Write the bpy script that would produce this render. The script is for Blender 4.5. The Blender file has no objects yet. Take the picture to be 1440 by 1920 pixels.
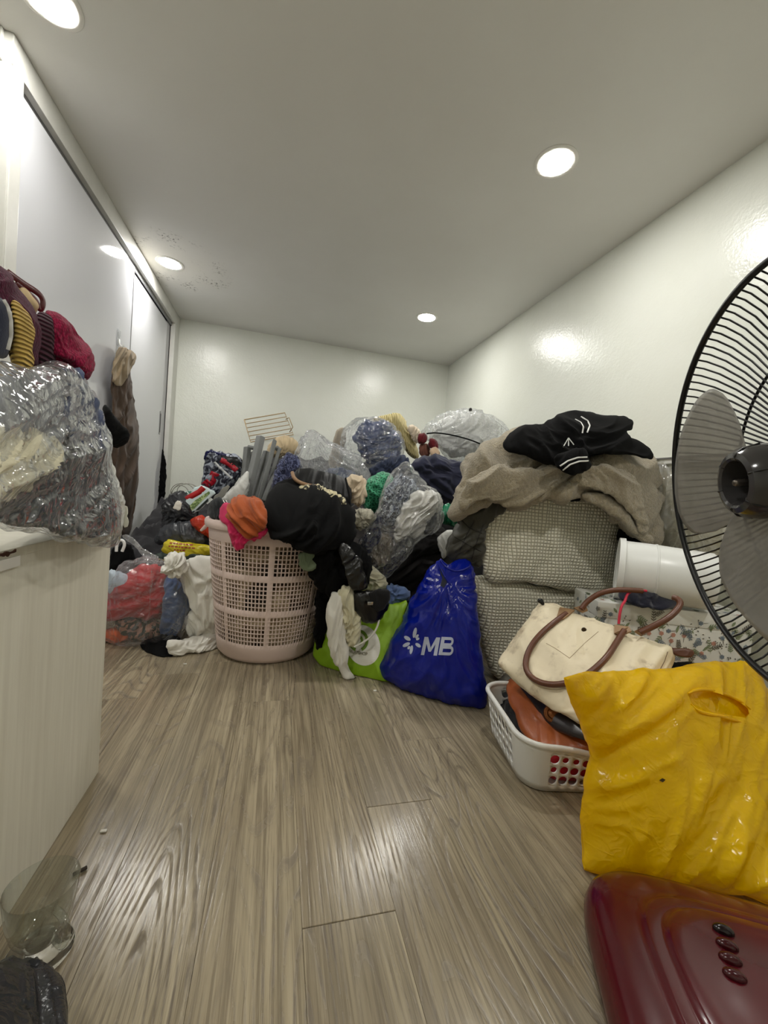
import bpy, bmesh, math, random
import numpy as np
from mathutils import Vector, Matrix
from mathutils.bvhtree import BVHTree

S = bpy.context.scene
COL = S.collection
PI = math.pi

# ---------------------------------------------------------------- camera
F, CX, CY = 753.0, 720.0, 960.0
CAM = np.array([0.0, 0.0, 0.64])
CEIL = 1.84
WR, WB, WL, WF = 1.392, 3.385, -1.40, -1.25      # right, back, left, front walls
_y = np.array([(521.6-CX)/F, (913.4-CY)/F, 1.0]); _y /= np.linalg.norm(_y)
_x = np.array([(3532-CX)/F, (1159.5-CY)/F, 1.0]); _x -= _y*(_x@_y); _x /= np.linalg.norm(_x)
RW = np.stack([_x, _y, np.cross(_x, _y)])         # image axes -> world axes
cd = bpy.data.cameras.new('camera'); cam = bpy.data.objects.new('camera', cd); COL.objects.link(cam)
cd.sensor_fit = 'VERTICAL'; cd.sensor_height = 36.0; cd.lens = F*36.0/1920.0; cd.clip_start = 0.01
M = Matrix([[RW[i][0], -RW[i][1], -RW[i][2], CAM[i]] for i in range(3)] + [[0, 0, 0, 1]])
cam.matrix_world = M
S.camera = cam

# ---------------------------------------------------------------- world, exposure
w = bpy.data.worlds.new('world'); S.world = w; w.use_nodes = True
w.node_tree.nodes['Background'].inputs[0].default_value = (1, 1, 1, 1)
w.node_tree.nodes['Background'].inputs[1].default_value = 0.02
S.view_settings.view_transform = 'Standard'; S.view_settings.look = 'None'
S.view_settings.gamma = 1.0; S.view_settings.use_curve_mapping = False
S.view_settings.exposure = 0.0
LAMP = 240.0                                      # radiance of each downlight's diffuser

# ---------------------------------------------------------------- pixel <-> world
def ray(px, py): return RW @ np.array([(px-CX)/F, (py-CY)/F, 1.0])
def ony(px, py, y): d = ray(px, py); return CAM + d*(y/d[1])
def onz(px, py, z): d = ray(px, py); return CAM + d*((z-CAM[2])/d[2])
def onx(px, py, x): d = ray(px, py); return CAM + d*(x/d[0])

# ---------------------------------------------------------------- noise
_rng = np.random.RandomState(7)
_perm = np.concatenate([_rng.permutation(256)]*3)
_g = _rng.normal(size=(256, 3)); _g /= np.linalg.norm(_g, axis=1)[:, None]
def perlin(p):
    p = np.asarray(p, float); i = np.floor(p).astype(int); f = p-i; i &= 255
    u = f*f*f*(f*(f*6-15)+10); r = 0
    for a in (0, 1):
        for b in (0, 1):
            for c in (0, 1):
                h = _perm[_perm[_perm[i[..., 0]+a]+i[..., 1]+b]+i[..., 2]+c]
                d = f-np.array([a, b, c])
                wgt = (u[..., 0] if a else 1-u[..., 0])*(u[..., 1] if b else 1-u[..., 1])*(u[..., 2] if c else 1-u[..., 2])
                r = r+wgt*(_g[h]*d).sum(-1)
    return r*1.5
def folds(a, b, style, lam, ang, stretch, seed):
    ca, sa = math.cos(math.radians(ang)), math.sin(math.radians(ang))
    if style == 'cloth': lam = lam*.74
    along, across = a*ca+b*sa, -a*sa+b*ca
    q = np.stack([across/lam, along/(lam*stretch), np.full_like(a, seed*3.17)], -1)
    w1 = np.stack([perlin(q*.6+11.3), perlin(q*.6+37.1), np.zeros_like(a)], -1)
    q = q+w1*.9
    rg = lambda z, k=1.9, e=1.6: (1-np.minimum(1, np.abs(perlin(z))*k))**e
    if style == 'cloth':
        fine_ = np.stack([q[..., 0]*2.1+w1[..., 0], q[..., 1]*1.7, q[..., 2]+7.7], -1)
        d = .75*np.abs(perlin(q))*1.5+.62*rg(q*1.35+4.1)+.36*rg(fine_+2.2, 1.7, 1.3)+.12*np.abs(perlin(q*5.3+1.7))
        return (d-.62)*1.15
    if style == 'plastic':
        d = .8*rg(q, 1.5, 1.4)+.5*rg(q*2.2+3.1, 1.6, 1.3)+.24*rg(q*4.7+8.8, 1.6, 1.2)+.5*perlin(q*.6)
        return d-.62
    return perlin(q)+.4*perlin(q*2.2+4.4)

# ---------------------------------------------------------------- materials
def lin(c):
    return tuple(((v/255/12.92) if v/255 <= .04045 else ((v/255+.055)/1.055)**2.4) for v in c)+(1.0,)
class NT:
    def __init__(s, name):
        s.m = bpy.data.materials.new(name); s.m.use_nodes = True; s.t = s.m.node_tree
        s.t.nodes.clear(); s.out = s.n('ShaderNodeOutputMaterial')
    def n(s, typ, **kw):
        nd = s.t.nodes.new(typ)
        for k, v in kw.items():
            if k[0] == '_': setattr(nd, k[1:], v)
            else:
                key = k.replace('__', ' ')
                nd.inputs[int(key[1:]) if key[0] == 'i' and key[1:].isdigit() else key].default_value = v
        return nd
    def l(s, a, b): s.t.links.new(a, b)
    def coords(s, which='Object'): return s.n('ShaderNodeTexCoord').outputs[which]
    def mapping(s, src, scale=(1, 1, 1), rot=(0, 0, 0), loc=(0, 0, 0)):
        mp = s.n('ShaderNodeMapping'); mp.inputs['Scale'].default_value = scale
        mp.inputs['Rotation'].default_value = rot; mp.inputs['Location'].default_value = loc
        s.l(src, mp.inputs['Vector']); return mp.outputs[0]
    def noise(s, src, scale, detail=3, rough=.55, dist=0.0):
        nd = s.n('ShaderNodeTexNoise', Scale=scale, Detail=detail, Roughness=rough, Distortion=dist)
        s.l(src, nd.inputs['Vector']); return nd.outputs['Fac']
    def ramp(s, src, stops):
        nd = s.n('ShaderNodeValToRGB'); e = nd.color_ramp.elements
        while len(e) < len(stops): e.new(.5)
        for k, (p, c) in enumerate(stops):
            e[k].position = p; e[k].color = c if len(c) == 4 else c+(1,)
        s.l(src, nd.inputs[0]); return nd.outputs[0]
    def math(s, op, a, b=None, c=None):
        nd = s.n('ShaderNodeMath', _operation=op)
        for k, v in enumerate((a, b, c)):
            if v is None: continue
            if isinstance(v, (int, float)): nd.inputs[k].default_value = v
            else: s.l(v, nd.inputs[k])
        return nd.outputs[0]
    def mix(s, fac, a, b):
        nd = s.n('ShaderNodeMix', _data_type='RGBA')
        for k, v in ((0, fac), (6, a), (7, b)):
            if isinstance(v, (int, float, tuple)): nd.inputs[k].default_value = v
            else: s.l(v, nd.inputs[k])
        return nd.outputs[2]
    def bump(s, h, strength=.3, dist=.002, normal=None):
        nd = s.n('ShaderNodeBump', Strength=strength, Distance=dist); s.l(h, nd.inputs['Height'])
        if normal: s.l(normal, nd.inputs['Normal'])
        return nd.outputs[0]
    def pbr(s, col, rough=.6, normal=None, **kw):
        b = s.n('ShaderNodeBsdfPrincipled')
        for k, v in dict(kw, Base__Color=col, Roughness=rough).items():
            key = k.replace('__', ' ')
            if isinstance(v, (int, float, tuple)): b.inputs[key].default_value = v
            else: s.l(v, b.inputs[key])
        if normal: s.l(normal, b.inputs['Normal'])
        return b.outputs[0]
    def done(s, sh): s.l(sh, s.out.inputs[0]); return s.m
_mc = {}
def cloth(name, c, kind='weave', var=.12, sheen=.15, scale=1.0, rough=.92, c2=None, axis=0):
    if name in _mc: return _mc[name]
    t = NT(name); co = t.coords()
    n1 = t.noise(co, 9*scale, 4); base = lin(c); dk = tuple(v*(1-var*2) for v in base[:3])+(1,); lt = tuple(min(1, v*(1+var)) for v in base[:3])+(1,)
    col = t.ramp(n1, [(.3, dk), (.7, lt)])
    if kind == 'weave': h = t.noise(co, 420*scale, 2); nm = t.bump(h, .35, .0015)
    elif kind == 'fleece':
        h = t.noise(co, 115*scale, 4, .75); nm = t.bump(h, 1.0, .011)
        col = t.mix(t.ramp(h, [(.34, (0, 0, 0)), (.62, (1, 1, 1))]), tuple(v*.62 for v in base[:3])+(1,), col)
    elif kind == 'knit':
        v = t.n('ShaderNodeTexVoronoi', Scale=170*scale); t.l(t.mapping(co, (1, 1, .6)), v.inputs['Vector'])
        nm = t.bump(v.outputs['Distance'], .5, -.004)
        col = t.mix(t.ramp(v.outputs['Distance'], [(.15, (0, 0, 0)), (.75, (1, 1, 1))]), col, tuple(x*.45 for x in base[:3])+(1,))
    elif kind == 'rib':
        wv = t.n('ShaderNodeTexWave', Scale=33*scale, Distortion=1.2, Detail=1.0); wv.bands_direction = 'XYZ'[axis]
        t.l(co, wv.inputs['Vector']); nm = t.bump(wv.outputs['Fac'], .9, .006)
        col = t.mix(t.ramp(wv.outputs['Fac'], [(.0, (1, 1, 1)), (.55, (0, 0, 0))]), col, lin(c2) if c2 else tuple(x*.5 for x in base[:3])+(1,))
    elif kind == 'net':
        v = t.n('ShaderNodeTexVoronoi', Scale=60*scale, _feature='DISTANCE_TO_EDGE'); t.l(co, v.inputs['Vector'])
        nm = t.bump(v.outputs['Distance'], .8, .006)
        col = t.mix(t.ramp(v.outputs['Distance'], [(.04, (1, 1, 1)), (.2, (0, 0, 0))]), col, lin(c2))
    elif kind == 'print':
        v = t.n('ShaderNodeTexVoronoi', Scale=26*scale); t.l(t.mapping(co), v.inputs['Vector'])
        col = t.mix(t.ramp(t.noise(co, 22*scale, 3, .6, 1.5), [(.5, (0, 0, 0)), (.53, (1, 1, 1))]), col, lin(c2))
        nm = t.bump(t.noise(co, 300, 2), .3, .001)
    else: nm = t.bump(t.noise(co, 60*scale, 3), .3, .003)
    m = t.done(t.pbr(col, rough, nm, Sheen__Weight=sheen, Sheen__Roughness=.5, Specular__IOR__Level=.25)); _mc[name] = m; return m
def plain(name, c, rough=.4, var=.0, bump=0, bscale=80, **kw):
    if name in _mc: return _mc[name]
    t = NT(name); col = lin(c); nm = None; co = t.coords()
    if var: b = col; col = t.ramp(t.noise(co, 14, 4), [(.3, tuple(v*(1-var) for v in b[:3])), (.7, tuple(min(1, v*(1+var)) for v in b[:3]))])
    if bump: nm = t.bump(t.noise(co, bscale, 3), bump, .003)
    m = t.done(t.pbr(col, rough, nm, **kw)); _mc[name] = m; return m
def film(name, milk=.04, tint=(246, 247, 249), rough=.13, crinkle=.8, scale=1.0, gloss=1.7, ang=.6):
    if name in _mc: return _mc[name]
    t = NT(name); co = t.coords()
    def rid(mp, sc, dist): return t.math('ABSOLUTE', t.math('SUBTRACT', t.noise(mp, sc*scale, 2, .5, dist), .5))
    r1 = rid(t.mapping(co, (1, 1, .3), (.2, ang, .4)), 11, .7); r2 = rid(t.mapping(co, (.4, 1, 1), (.5, -ang, .9)), 19, .9); r3 = rid(co, 34, .5)
    hh = t.math('ADD', t.math('ADD', t.math('MINIMUM', r1, .13), t.math('MULTIPLY', t.math('MINIMUM', r2, .12), .6)), t.math('MULTIPLY', t.math('MINIMUM', r3, .1), .25))
    nm = t.bump(hh, crinkle, -.06)
    tr = t.n('ShaderNodeBsdfTransparent'); tr.inputs[0].default_value = lin(tint)
    gl = t.n('ShaderNodeBsdfGlossy', Roughness=rough); gl.inputs[0].default_value = (1, 1, 1, 1); t.l(nm, gl.inputs['Normal'])
    fw = t.n('ShaderNodeLayerWeight', Blend=.5); t.l(nm, fw.inputs['Normal'])
    m1 = t.n('ShaderNodeMixShader'); t.l(t.math('MINIMUM', t.math('MULTIPLY', t.math('ADD', .05, t.math('MULTIPLY', t.math('POWER', fw.outputs['Facing'], 4.0), .6)), gloss), .85), m1.inputs[0]); t.l(tr.outputs[0], m1.inputs[1]); t.l(gl.outputs[0], m1.inputs[2])
    df = t.n('ShaderNodeBsdfDiffuse'); df.inputs[0].default_value = lin((240, 241, 241)); t.l(nm, df.inputs['Normal'])
    tl = t.n('ShaderNodeBsdfTranslucent'); tl.inputs[0].default_value = lin((240, 241, 241))
    dm = t.n('ShaderNodeMixShader', i0=.5); t.l(df.outputs[0], dm.inputs[1]); t.l(tl.outputs[0], dm.inputs[2])
    m2 = t.n('ShaderNodeMixShader')
    lines = t.math('ADD', t.ramp(r1, [(0, (1, 1, 1)), (.02, (0, 0, 0))]), t.math('MULTIPLY', t.ramp(r2, [(0, (1, 1, 1)), (.02, (0, 0, 0))]), .7))  # white streaks painted along the creases in place of specular glints
    lw = t.n('ShaderNodeLayerWeight', Blend=.12); fac = t.math('ADD', t.math('ADD', milk, t.math('MULTIPLY', lines, .22)), t.math('MULTIPLY', lw.outputs['Facing'], .14))
    t.l(t.math('MINIMUM', fac, .95), m2.inputs[0]); t.l(m1.outputs[0], m2.inputs[1]); t.l(dm.outputs[0], m2.inputs[2])
    m = t.done(m2.outputs[0]); _mc[name] = m; return m
def bagplastic(name, c, rough=.24, crinkle=.5, trans=.15, scale=1.0):
    if name in _mc: return _mc[name]
    t = NT(name); co = t.coords()
    def rid(mp, sc, dist): return t.math('MINIMUM', t.math('ABSOLUTE', t.math('SUBTRACT', t.noise(mp, sc*scale, 1.5, .5, dist), .5)), .13)
    r1 = rid(t.mapping(co, (1, 1, .4), (.2, .5, .4)), 15, .5); r2 = rid(t.mapping(co, (.6, 1, 1), (.5, -.4, .9)), 34, .5); r3 = rid(co, 80, .8)
    nm = t.bump(t.math('ADD', t.math('ADD', r1, t.math('MULTIPLY', r2, .4)), t.math('MULTIPLY', r3, .14)), crinkle, -.03)
    col = t.ramp(t.noise(co, 5, 2), [(.3, tuple(v*.93 for v in lin(c)[:3])), (.7, lin(c)[:3])])
    p = t.pbr(col, rough, nm, Specular__IOR__Level=.5)
    tl = t.n('ShaderNodeBsdfTranslucent'); t.l(col, tl.inputs[0])
    m2 = t.n('ShaderNodeMixShader', i0=trans); t.l(p, m2.inputs[1]); t.l(tl.outputs[0], m2.inputs[2])
    m = t.done(m2.outputs[0]); _mc[name] = m; return m

# ---------------------------------------------------------------- object helpers
def tag(o, label=None, cat=None, group=None, kind=None):
    if label: o['label'] = label
    if cat: o['category'] = cat
    if group: o['group'] = group
    if kind: o['kind'] = kind
    return o
def wloc(o):
    v = Vector((0, 0, 0))
    while o is not None: v = v+o.location; o = o.parent
    return v
def mesh_obj(name, V, Fc, mat, parent=None, smooth=True, origin=None):
    """one mesh object; V in world metres, origin at the base centre, location-only parenting"""
    V = np.asarray(V, float)
    if origin is None: origin = np.array([(V[:, 0].min()+V[:, 0].max())/2, (V[:, 1].min()+V[:, 1].max())/2, V[:, 2].min()])
    me = bpy.data.meshes.new(name); me.from_pydata((V-origin).tolist(), [], Fc if isinstance(Fc, list) else Fc.tolist()); me.update()
    if smooth: me.polygons.foreach_set('use_smooth', [True]*len(me.polygons))
    if mat: me.materials.append(mat)
    o = bpy.data.objects.new(name, me); COL.objects.link(o)
    o.location = Vector(origin)-(wloc(parent) if parent else Vector((0, 0, 0)))
    if parent: o.parent = parent
    return o
def empty(name, loc, label=None, cat=None, group=None, kind=None):
    o = bpy.data.objects.new(name, None); COL.objects.link(o); o.location = loc; o.empty_display_size = .05
    return tag(o, label, cat, group, kind)
class MB:
    """collects shapes, links them as one mesh object"""
    def __init__(s): s.v = []; s.f = []; s.n = 0
    def add(s, V, Fc):
        V = np.asarray(V, float).reshape(-1, 3); s.v.append(V); s.f += [[i+s.n for i in f] for f in Fc]; s.n += len(V); return s
    def box(s, x0, x1, y0, y1, z0, z1, bev=.0):
        if bev <= 0:
            V = [(x, y, z) for x in (x0, x1) for y in (y0, y1) for z in (z0, z1)]
            return s.add(V, [[0, 1, 3, 2], [4, 6, 7, 5], [0, 4, 5, 1], [2, 3, 7, 6], [0, 2, 6, 4], [1, 5, 7, 3]])
        bm = bmesh.new(); bmesh.ops.create_cube(bm, size=1)
        for v in bm.verts: v.co = Vector(((x0+x1)/2+v.co.x*(x1-x0), (y0+y1)/2+v.co.y*(y1-y0), (z0+z1)/2+v.co.z*(z1-z0)))
        bmesh.ops.bevel(bm, geom=bm.edges[:], offset=bev, segments=2, affect='EDGES', profile=.6)
        s.bm(bm); return s
    def bm(s, bm, mat=None):
        bm.verts.index_update(); V = [(mat @ v.co if mat else v.co)[:] for v in bm.verts]; Fc = [[v.index for v in f.verts] for f in bm.faces]; bm.free(); return s.add(V, Fc)
    def tube(s, pts, r, k=8, closed=False, flat=None):
        P = np.asarray(pts, float); n = len(P); rr = np.broadcast_to(np.asarray(r, float), (n,))
        T = (np.roll(P, -1, 0)-np.roll(P, 1, 0)) if closed else np.gradient(P, axis=0); T /= np.linalg.norm(T, axis=1)[:, None]+1e-12
        up = np.array([0, 0, 1.0]) if abs(T[0][2]) < .9 else np.array([1.0, 0, 0]); V = []
        u = np.cross(T[0], up); u /= np.linalg.norm(u)
        for i in range(n):
            u = u-T[i]*(u@T[i]); u /= np.linalg.norm(u)+1e-12; v = np.cross(T[i], u)
            for j in range(k):
                a = 2*PI*j/k; V.append(P[i]+rr[i]*(u*math.cos(a)*(flat or 1)+v*math.sin(a)))
        Fc = []
        for i in range(n if closed else n-1):
            i2 = (i+1) % n
            for j in range(k): Fc.append([i*k+j, i*k+(j+1) % k, i2*k+(j+1) % k, i2*k+j])
        if not closed: Fc.append(list(range(k))[::-1]); Fc.append([(n-1)*k+j for j in range(k)])
        return s.add(V, Fc)
    def lathe(s, prof, k=48, c=(0, 0, 0), axis=None, closed=False):
        pr = np.asarray(prof, float); V = []
        for r, z in pr:
            for j in range(k): a = 2*PI*j/k; V.append((r*math.cos(a), r*math.sin(a), z))
        V = np.array(V)
        if axis is not None:
            q = Vector((0, 0, 1)).rotation_difference(Vector(axis)).to_matrix(); V = V@np.array(q).T
        V = V+np.array(c); m = len(pr); Fc = []
        for i in range(m if closed else m-1):
            i2 = (i+1) % m
            for j in range(k): Fc.append([i*k+j, i*k+(j+1) % k, i2*k+(j+1) % k, i2*k+j])
        if not closed:
            if pr[0][0] > 1e-6: Fc.append(list(range(k))[::-1])
            if pr[-1][0] > 1e-6: Fc.append([(m-1)*k+j for j in range(k)])
        return s.add(V, Fc)
    def build(s, name, mat, parent=None, smooth=False, origin=None):
        o = mesh_obj(name, np.concatenate(s.v), s.f, mat, parent, smooth, origin)
        return o
def autosmooth(o, ang=40):
    me = o.data; me.polygons.foreach_set('use_smooth', [True]*len(me.polygons))
    bm = bmesh.new(); bm.from_mesh(me); bmesh.ops.recalc_face_normals(bm, faces=bm.faces[:])
    for e in bm.edges:
        if len(e.link_faces) == 2 and e.calc_face_angle(0) > math.radians(ang): e.smooth = False
    bm.to_mesh(me); bm.free(); return o

def chaikin(P, it):
    for _ in range(it):
        Q = np.roll(P, -1, 0); P = np.stack([P*.75+Q*.25, P*.25+Q*.75], 1).reshape(-1, P.shape[1])
    return P
def resample(P, N, closed=True):
    Q = np.concatenate([P, P[:1]]) if closed else P
    L = np.concatenate([[0], np.cumsum(np.linalg.norm(np.diff(Q, axis=0), axis=1))])
    t = np.linspace(0, L[-1], N, endpoint=not closed)
    return np.stack([np.interp(t, L, Q[:, k]) for k in range(Q.shape[1])], 1)
_seed = [0]
AMP = {'cloth': 1.3, 'plastic': 1.35, 'smooth': 1.0}
def soft(name, pts, Y, T=.05, Tb=None, prof=(2.2, 2.0), amp=.012, lam=.06, ang=90, st=2.0, style='cloth', mat=None,
         label=None, cat=None, group=None, parent=None, N=132, R=30, it=2, jit=.004, front=None, gather=None, zmin=None, xmax=WR-.004, kind=None, edge=.55, fine=0):
    """a stuffed or draped body: boundary given by sight lines at real depths (px, py[, Y]), bulging T towards the room and Tb away"""
    _seed[0] += 1; sd = _seed[0]
    B = np.array([[p[0], p[1], p[2] if len(p) > 2 else Y] for p in pts], float)
    W = np.array([ony(*b) for b in B])
    W = resample(chaikin(W, it), N)
    c = W.mean(0)
    if front is None: front = CAM-c; front = front/np.linalg.norm(front); front[2] *= .6; front /= np.linalg.norm(front)
    else: front = np.array(front, float)/np.linalg.norm(front)
    e1 = np.cross(front, [0, 0, 1.0]); e1 /= np.linalg.norm(e1)+1e-9; e2 = np.cross(e1, front)
    e1 = -e1 if (e1@RW[:, 0] < 0) else e1; e2 = e2 if e2[2] > 0 or abs(e2[2]) < 1e-6 else -e2
    W = W+(perlin(np.stack([W@e1*28, W@e2*28, np.full(N, sd*1.7)], -1))+.5*perlin(np.stack([W@e1*70, W@e2*70, np.full(N, sd*2.7)], -1)))[:, None]*jit*(W-c)/(np.linalg.norm(W-c, axis=1)[:, None]+1e-6)*2
    C = np.fft.fft(W, axis=0)/N; k = np.fft.fftfreq(N, 1/N); th = np.arange(N)*2*PI/N
    E = np.exp(1j*np.outer(th, k))
    rs = np.cos(np.arange(R+1)/R*PI/2); rs[-1] = 0
    P = np.stack([(E@(C*(r**np.abs(k))[:, None])).real for r in rs])       # R+1, N, 3
    hgt = (1-rs**prof[0]).clip(0)**(1/prof[1])
    if Tb is None: Tb = T
    outs = []
    for sgn, TT in ((1, T), (-1, Tb)):
        Q = P+front*(sgn*TT*hgt)[:, None, None]
        dt = np.roll(Q, -1, 1)-np.roll(Q, 1, 1); dr = np.gradient(Q, axis=0)
        nn = np.cross(dt, dr); ln = np.linalg.norm(nn, axis=2, keepdims=True); nn = nn/(ln+1e-12)
        if (nn@(front*sgn)).mean() < 0: nn = -nn
        nn[-1] = front*sgn
        a = (Q-c)@e1; b = (Q-c)@e2+ (Q-c)@front*.5
        if gather is not None:
            g = ony(*gather[:3]) if len(gather) > 2 else ony(gather[0], gather[1], Y); ga = a-(g-c)@e1; gb = b-(g-c)@e2
            rad = np.hypot(ga, gb); ph = np.arctan2(gb, ga); L0 = gather[3] if len(gather) > 3 else 2.6
            q = np.stack([np.cos(ph)*L0*2, np.sin(ph)*L0*2, rad*6+sd], -1)
            d = np.abs(perlin(q*1.3))*1.5-.4+.5*np.abs(perlin(q*2.9+3))
            if style == 'plastic': d = -d
            d = d*np.clip(rad/.05, 0, 1)+.4*folds(a, b, style, lam, ang, st, sd)
        else: d = folds(a, b, style, lam, ang, st, sd+(0 if sgn > 0 else .5))
        if fine: d = d+fine*perlin(np.stack([a, b, a*0+sd], -1)/lam*5)
        dm_ = d[-max(2, R//6)].mean(); cw = np.clip(rs/.22, 0, 1); cw = (cw*cw*(3-2*cw))[:, None]; d = dm_+(d-dm_)*cw
        fade = 1-(1-edge)*rs**7
        fl = np.minimum(1, np.linspace(0, 8, R+1)[::-1]); fl = .0+np.clip(fl, .0, 1)
        Q = Q+nn*(amp*AMP[style]*d*fade[:, None])[..., None]
        Q[-1] = Q[-1].mean(0)
        outs.append(Q)
    fr, bk = outs; bk[0] = fr[0]
    V = np.concatenate([fr[:-1].reshape(-1, 3), fr[-1:, :1].reshape(-1, 3), bk[1:-1].reshape(-1, 3), bk[-1:, :1].reshape(-1, 3)])
    if zmin is not None: V[:, 2] = np.maximum(V[:, 2], zmin)
    V[:, 0] = np.minimum(V[:, 0], xmax); V[:, 1] = np.minimum(V[:, 1], WB-.005); V[:, 2] = np.maximum(V[:, 2], .002)
    j = np.arange(N); j2 = (j+1) % N; Fc = []
    for i in range(R-1): Fc += np.stack([i*N+j, i*N+j2, (i+1)*N+j2, (i+1)*N+j], 1).tolist()
    cf = R*N; Fc += np.stack([(R-1)*N+j, (R-1)*N+j2, np.full(N, cf)], 1).tolist()
    off = cf+1-N; row = lambda i: (j if i == 0 else off+i*N+j); row2 = lambda i: (j2 if i == 0 else off+i*N+j2)
    for i in range(R-1): Fc += np.stack([row(i+1), row2(i+1), row2(i), row(i)], 1).tolist()
    cb = len(V)-1; Fc += np.stack([np.full(N, cb), row2(R-1), row(R-1)], 1).tolist()
    # orientation
    v0, v1, v2 = V[Fc[0][0]], V[Fc[0][1]], V[Fc[0][3]]
    A = V[[f[0] for f in Fc[(R//2)*N:(R//2+1)*N]]]; Bv = V[[f[1] for f in Fc[(R//2)*N:(R//2+1)*N]]]; D = V[[f[3] for f in Fc[(R//2)*N:(R//2+1)*N]]]
    if (np.cross(Bv-A, D-A)@front).mean() < 0: Fc = [f[::-1] for f in Fc]
    o = mesh_obj(name, V, Fc, mat, parent)
    return tag(o, label, cat, group, kind)

# ---- things laid onto a surface that is already there
def bvh(*objs):
    V, Fc = [], []; n = 0
    for o in objs:
        l = wloc(o); V += [v.co+l for v in o.data.vertices]; Fc += [[i+n for i in p.vertices] for p in o.data.polygons]; n = len(V)
    return BVHTree.FromPolygons(V, Fc)
def hit(tree, px, py, off=.0015):
    d = ray(px, py); d = d/np.linalg.norm(d); h = tree.ray_cast(Vector(CAM), Vector(d))
    if h[0] is None: return None
    return np.array(h[0])-d*off
def strip(name, tree, pts, width, mat, parent=None, n=24, off=.002, thick=.0, label=None):
    """a flat band sewn or printed along a surface"""
    P = resample(np.array(pts, float), n, False); W = []
    for p in P:
        h = hit(tree, p[0], p[1], off)
        if h is not None: W.append(h)
    W = np.array(W)
    if len(W) < 2: return None
    T = np.gradient(W, axis=0); T /= np.linalg.norm(T, axis=1)[:, None]+1e-9
    vd = W-CAM; vd /= np.linalg.norm(vd, axis=1)[:, None]; sd = np.cross(T, vd); sd /= np.linalg.norm(sd, axis=1)[:, None]+1e-9
    m = len(W); V = np.concatenate([W-sd*width/2, W+sd*width/2, W-sd*width/2+vd*.0012, W+sd*width/2+vd*.0012]); Fc = []
    for i in range(m-1): Fc += [[i, i+1, m+i+1, m+i], [2*m+i, 3*m+i, 3*m+i+1, 2*m+i+1], [i, 2*m+i, 2*m+i+1, i+1], [m+i, m+i+1, 3*m+i+1, 3*m+i]]
    o = mesh_obj(name, V, Fc, mat, parent); return tag(o, label)
def patch(name, tree, poly, mat, parent=None, off=.002, cuts=3, label=None):
    """flat print: a pixel polygon laid on a surface"""
    bm = bmesh.new(); vs = [bm.verts.new((p[0], p[1], 0)) for p in poly]; bm.faces.new(vs)
    return _lay(name, tree, bm, mat, parent, off, cuts, label)
def _lay(name, tree, bm, mat, parent, off, cuts, label, maxlen=6.0):
    bmesh.ops.triangulate(bm, faces=bm.faces[:])
    for _ in range(cuts):
        es = [e for e in bm.edges if e.calc_length() > maxlen]
        if not es: break
        bmesh.ops.subdivide_edges(bm, edges=es, cuts=1); bmesh.ops.triangulate(bm, faces=bm.faces[:])
    bm.verts.index_update(); V = []; bad = set()
    for v in bm.verts:
        h = hit(tree, v.co.x, v.co.y, off)
        if h is None: bad.add(v.index); h = np.zeros(3)
        V.append(h)
    Fc = [[v.index for v in f.verts] for f in bm.faces if not any(v.index in bad for v in f.verts)]; bm.free()
    used = sorted({i for f in Fc for i in f}); mp = {a: b for b, a in enumerate(used)}
    if not used: return None
    o = mesh_obj(name, np.array([V[i] for i in used]), [[mp[i] for i in f] for f in Fc], mat, parent); return tag(o, label)
def lettering(name, tree, text, org, dx, dy, mat, parent, bold=.0, off=.002, space=1.0):
    """printed words: font outline, mapped by org + x*dx + y*dy (pixels per em) and laid on the surface"""
    cu = bpy.data.curves.new('lettering', 'FONT'); cu.body = text; cu.offset = bold; cu.resolution_u = 4; cu.space_character = space
    to = bpy.data.objects.new('lettering', cu); COL.objects.link(to)
    me = bpy.data.meshes.new_from_object(to.evaluated_get(bpy.context.evaluated_depsgraph_get()))
    bm = bmesh.new(); bm.from_mesh(me); bpy.data.objects.remove(to); bpy.data.curves.remove(cu); bpy.data.meshes.remove(me)
    for v in bm.verts:
        x, y = v.co.x, v.co.y; v.co = Vector((org[0]+x*dx[0]+y*dy[0], org[1]+x*dx[1]+y*dy[1], 0))
    return _lay(name, tree, bm, mat, parent, off, 3, None, 9.0)

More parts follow.
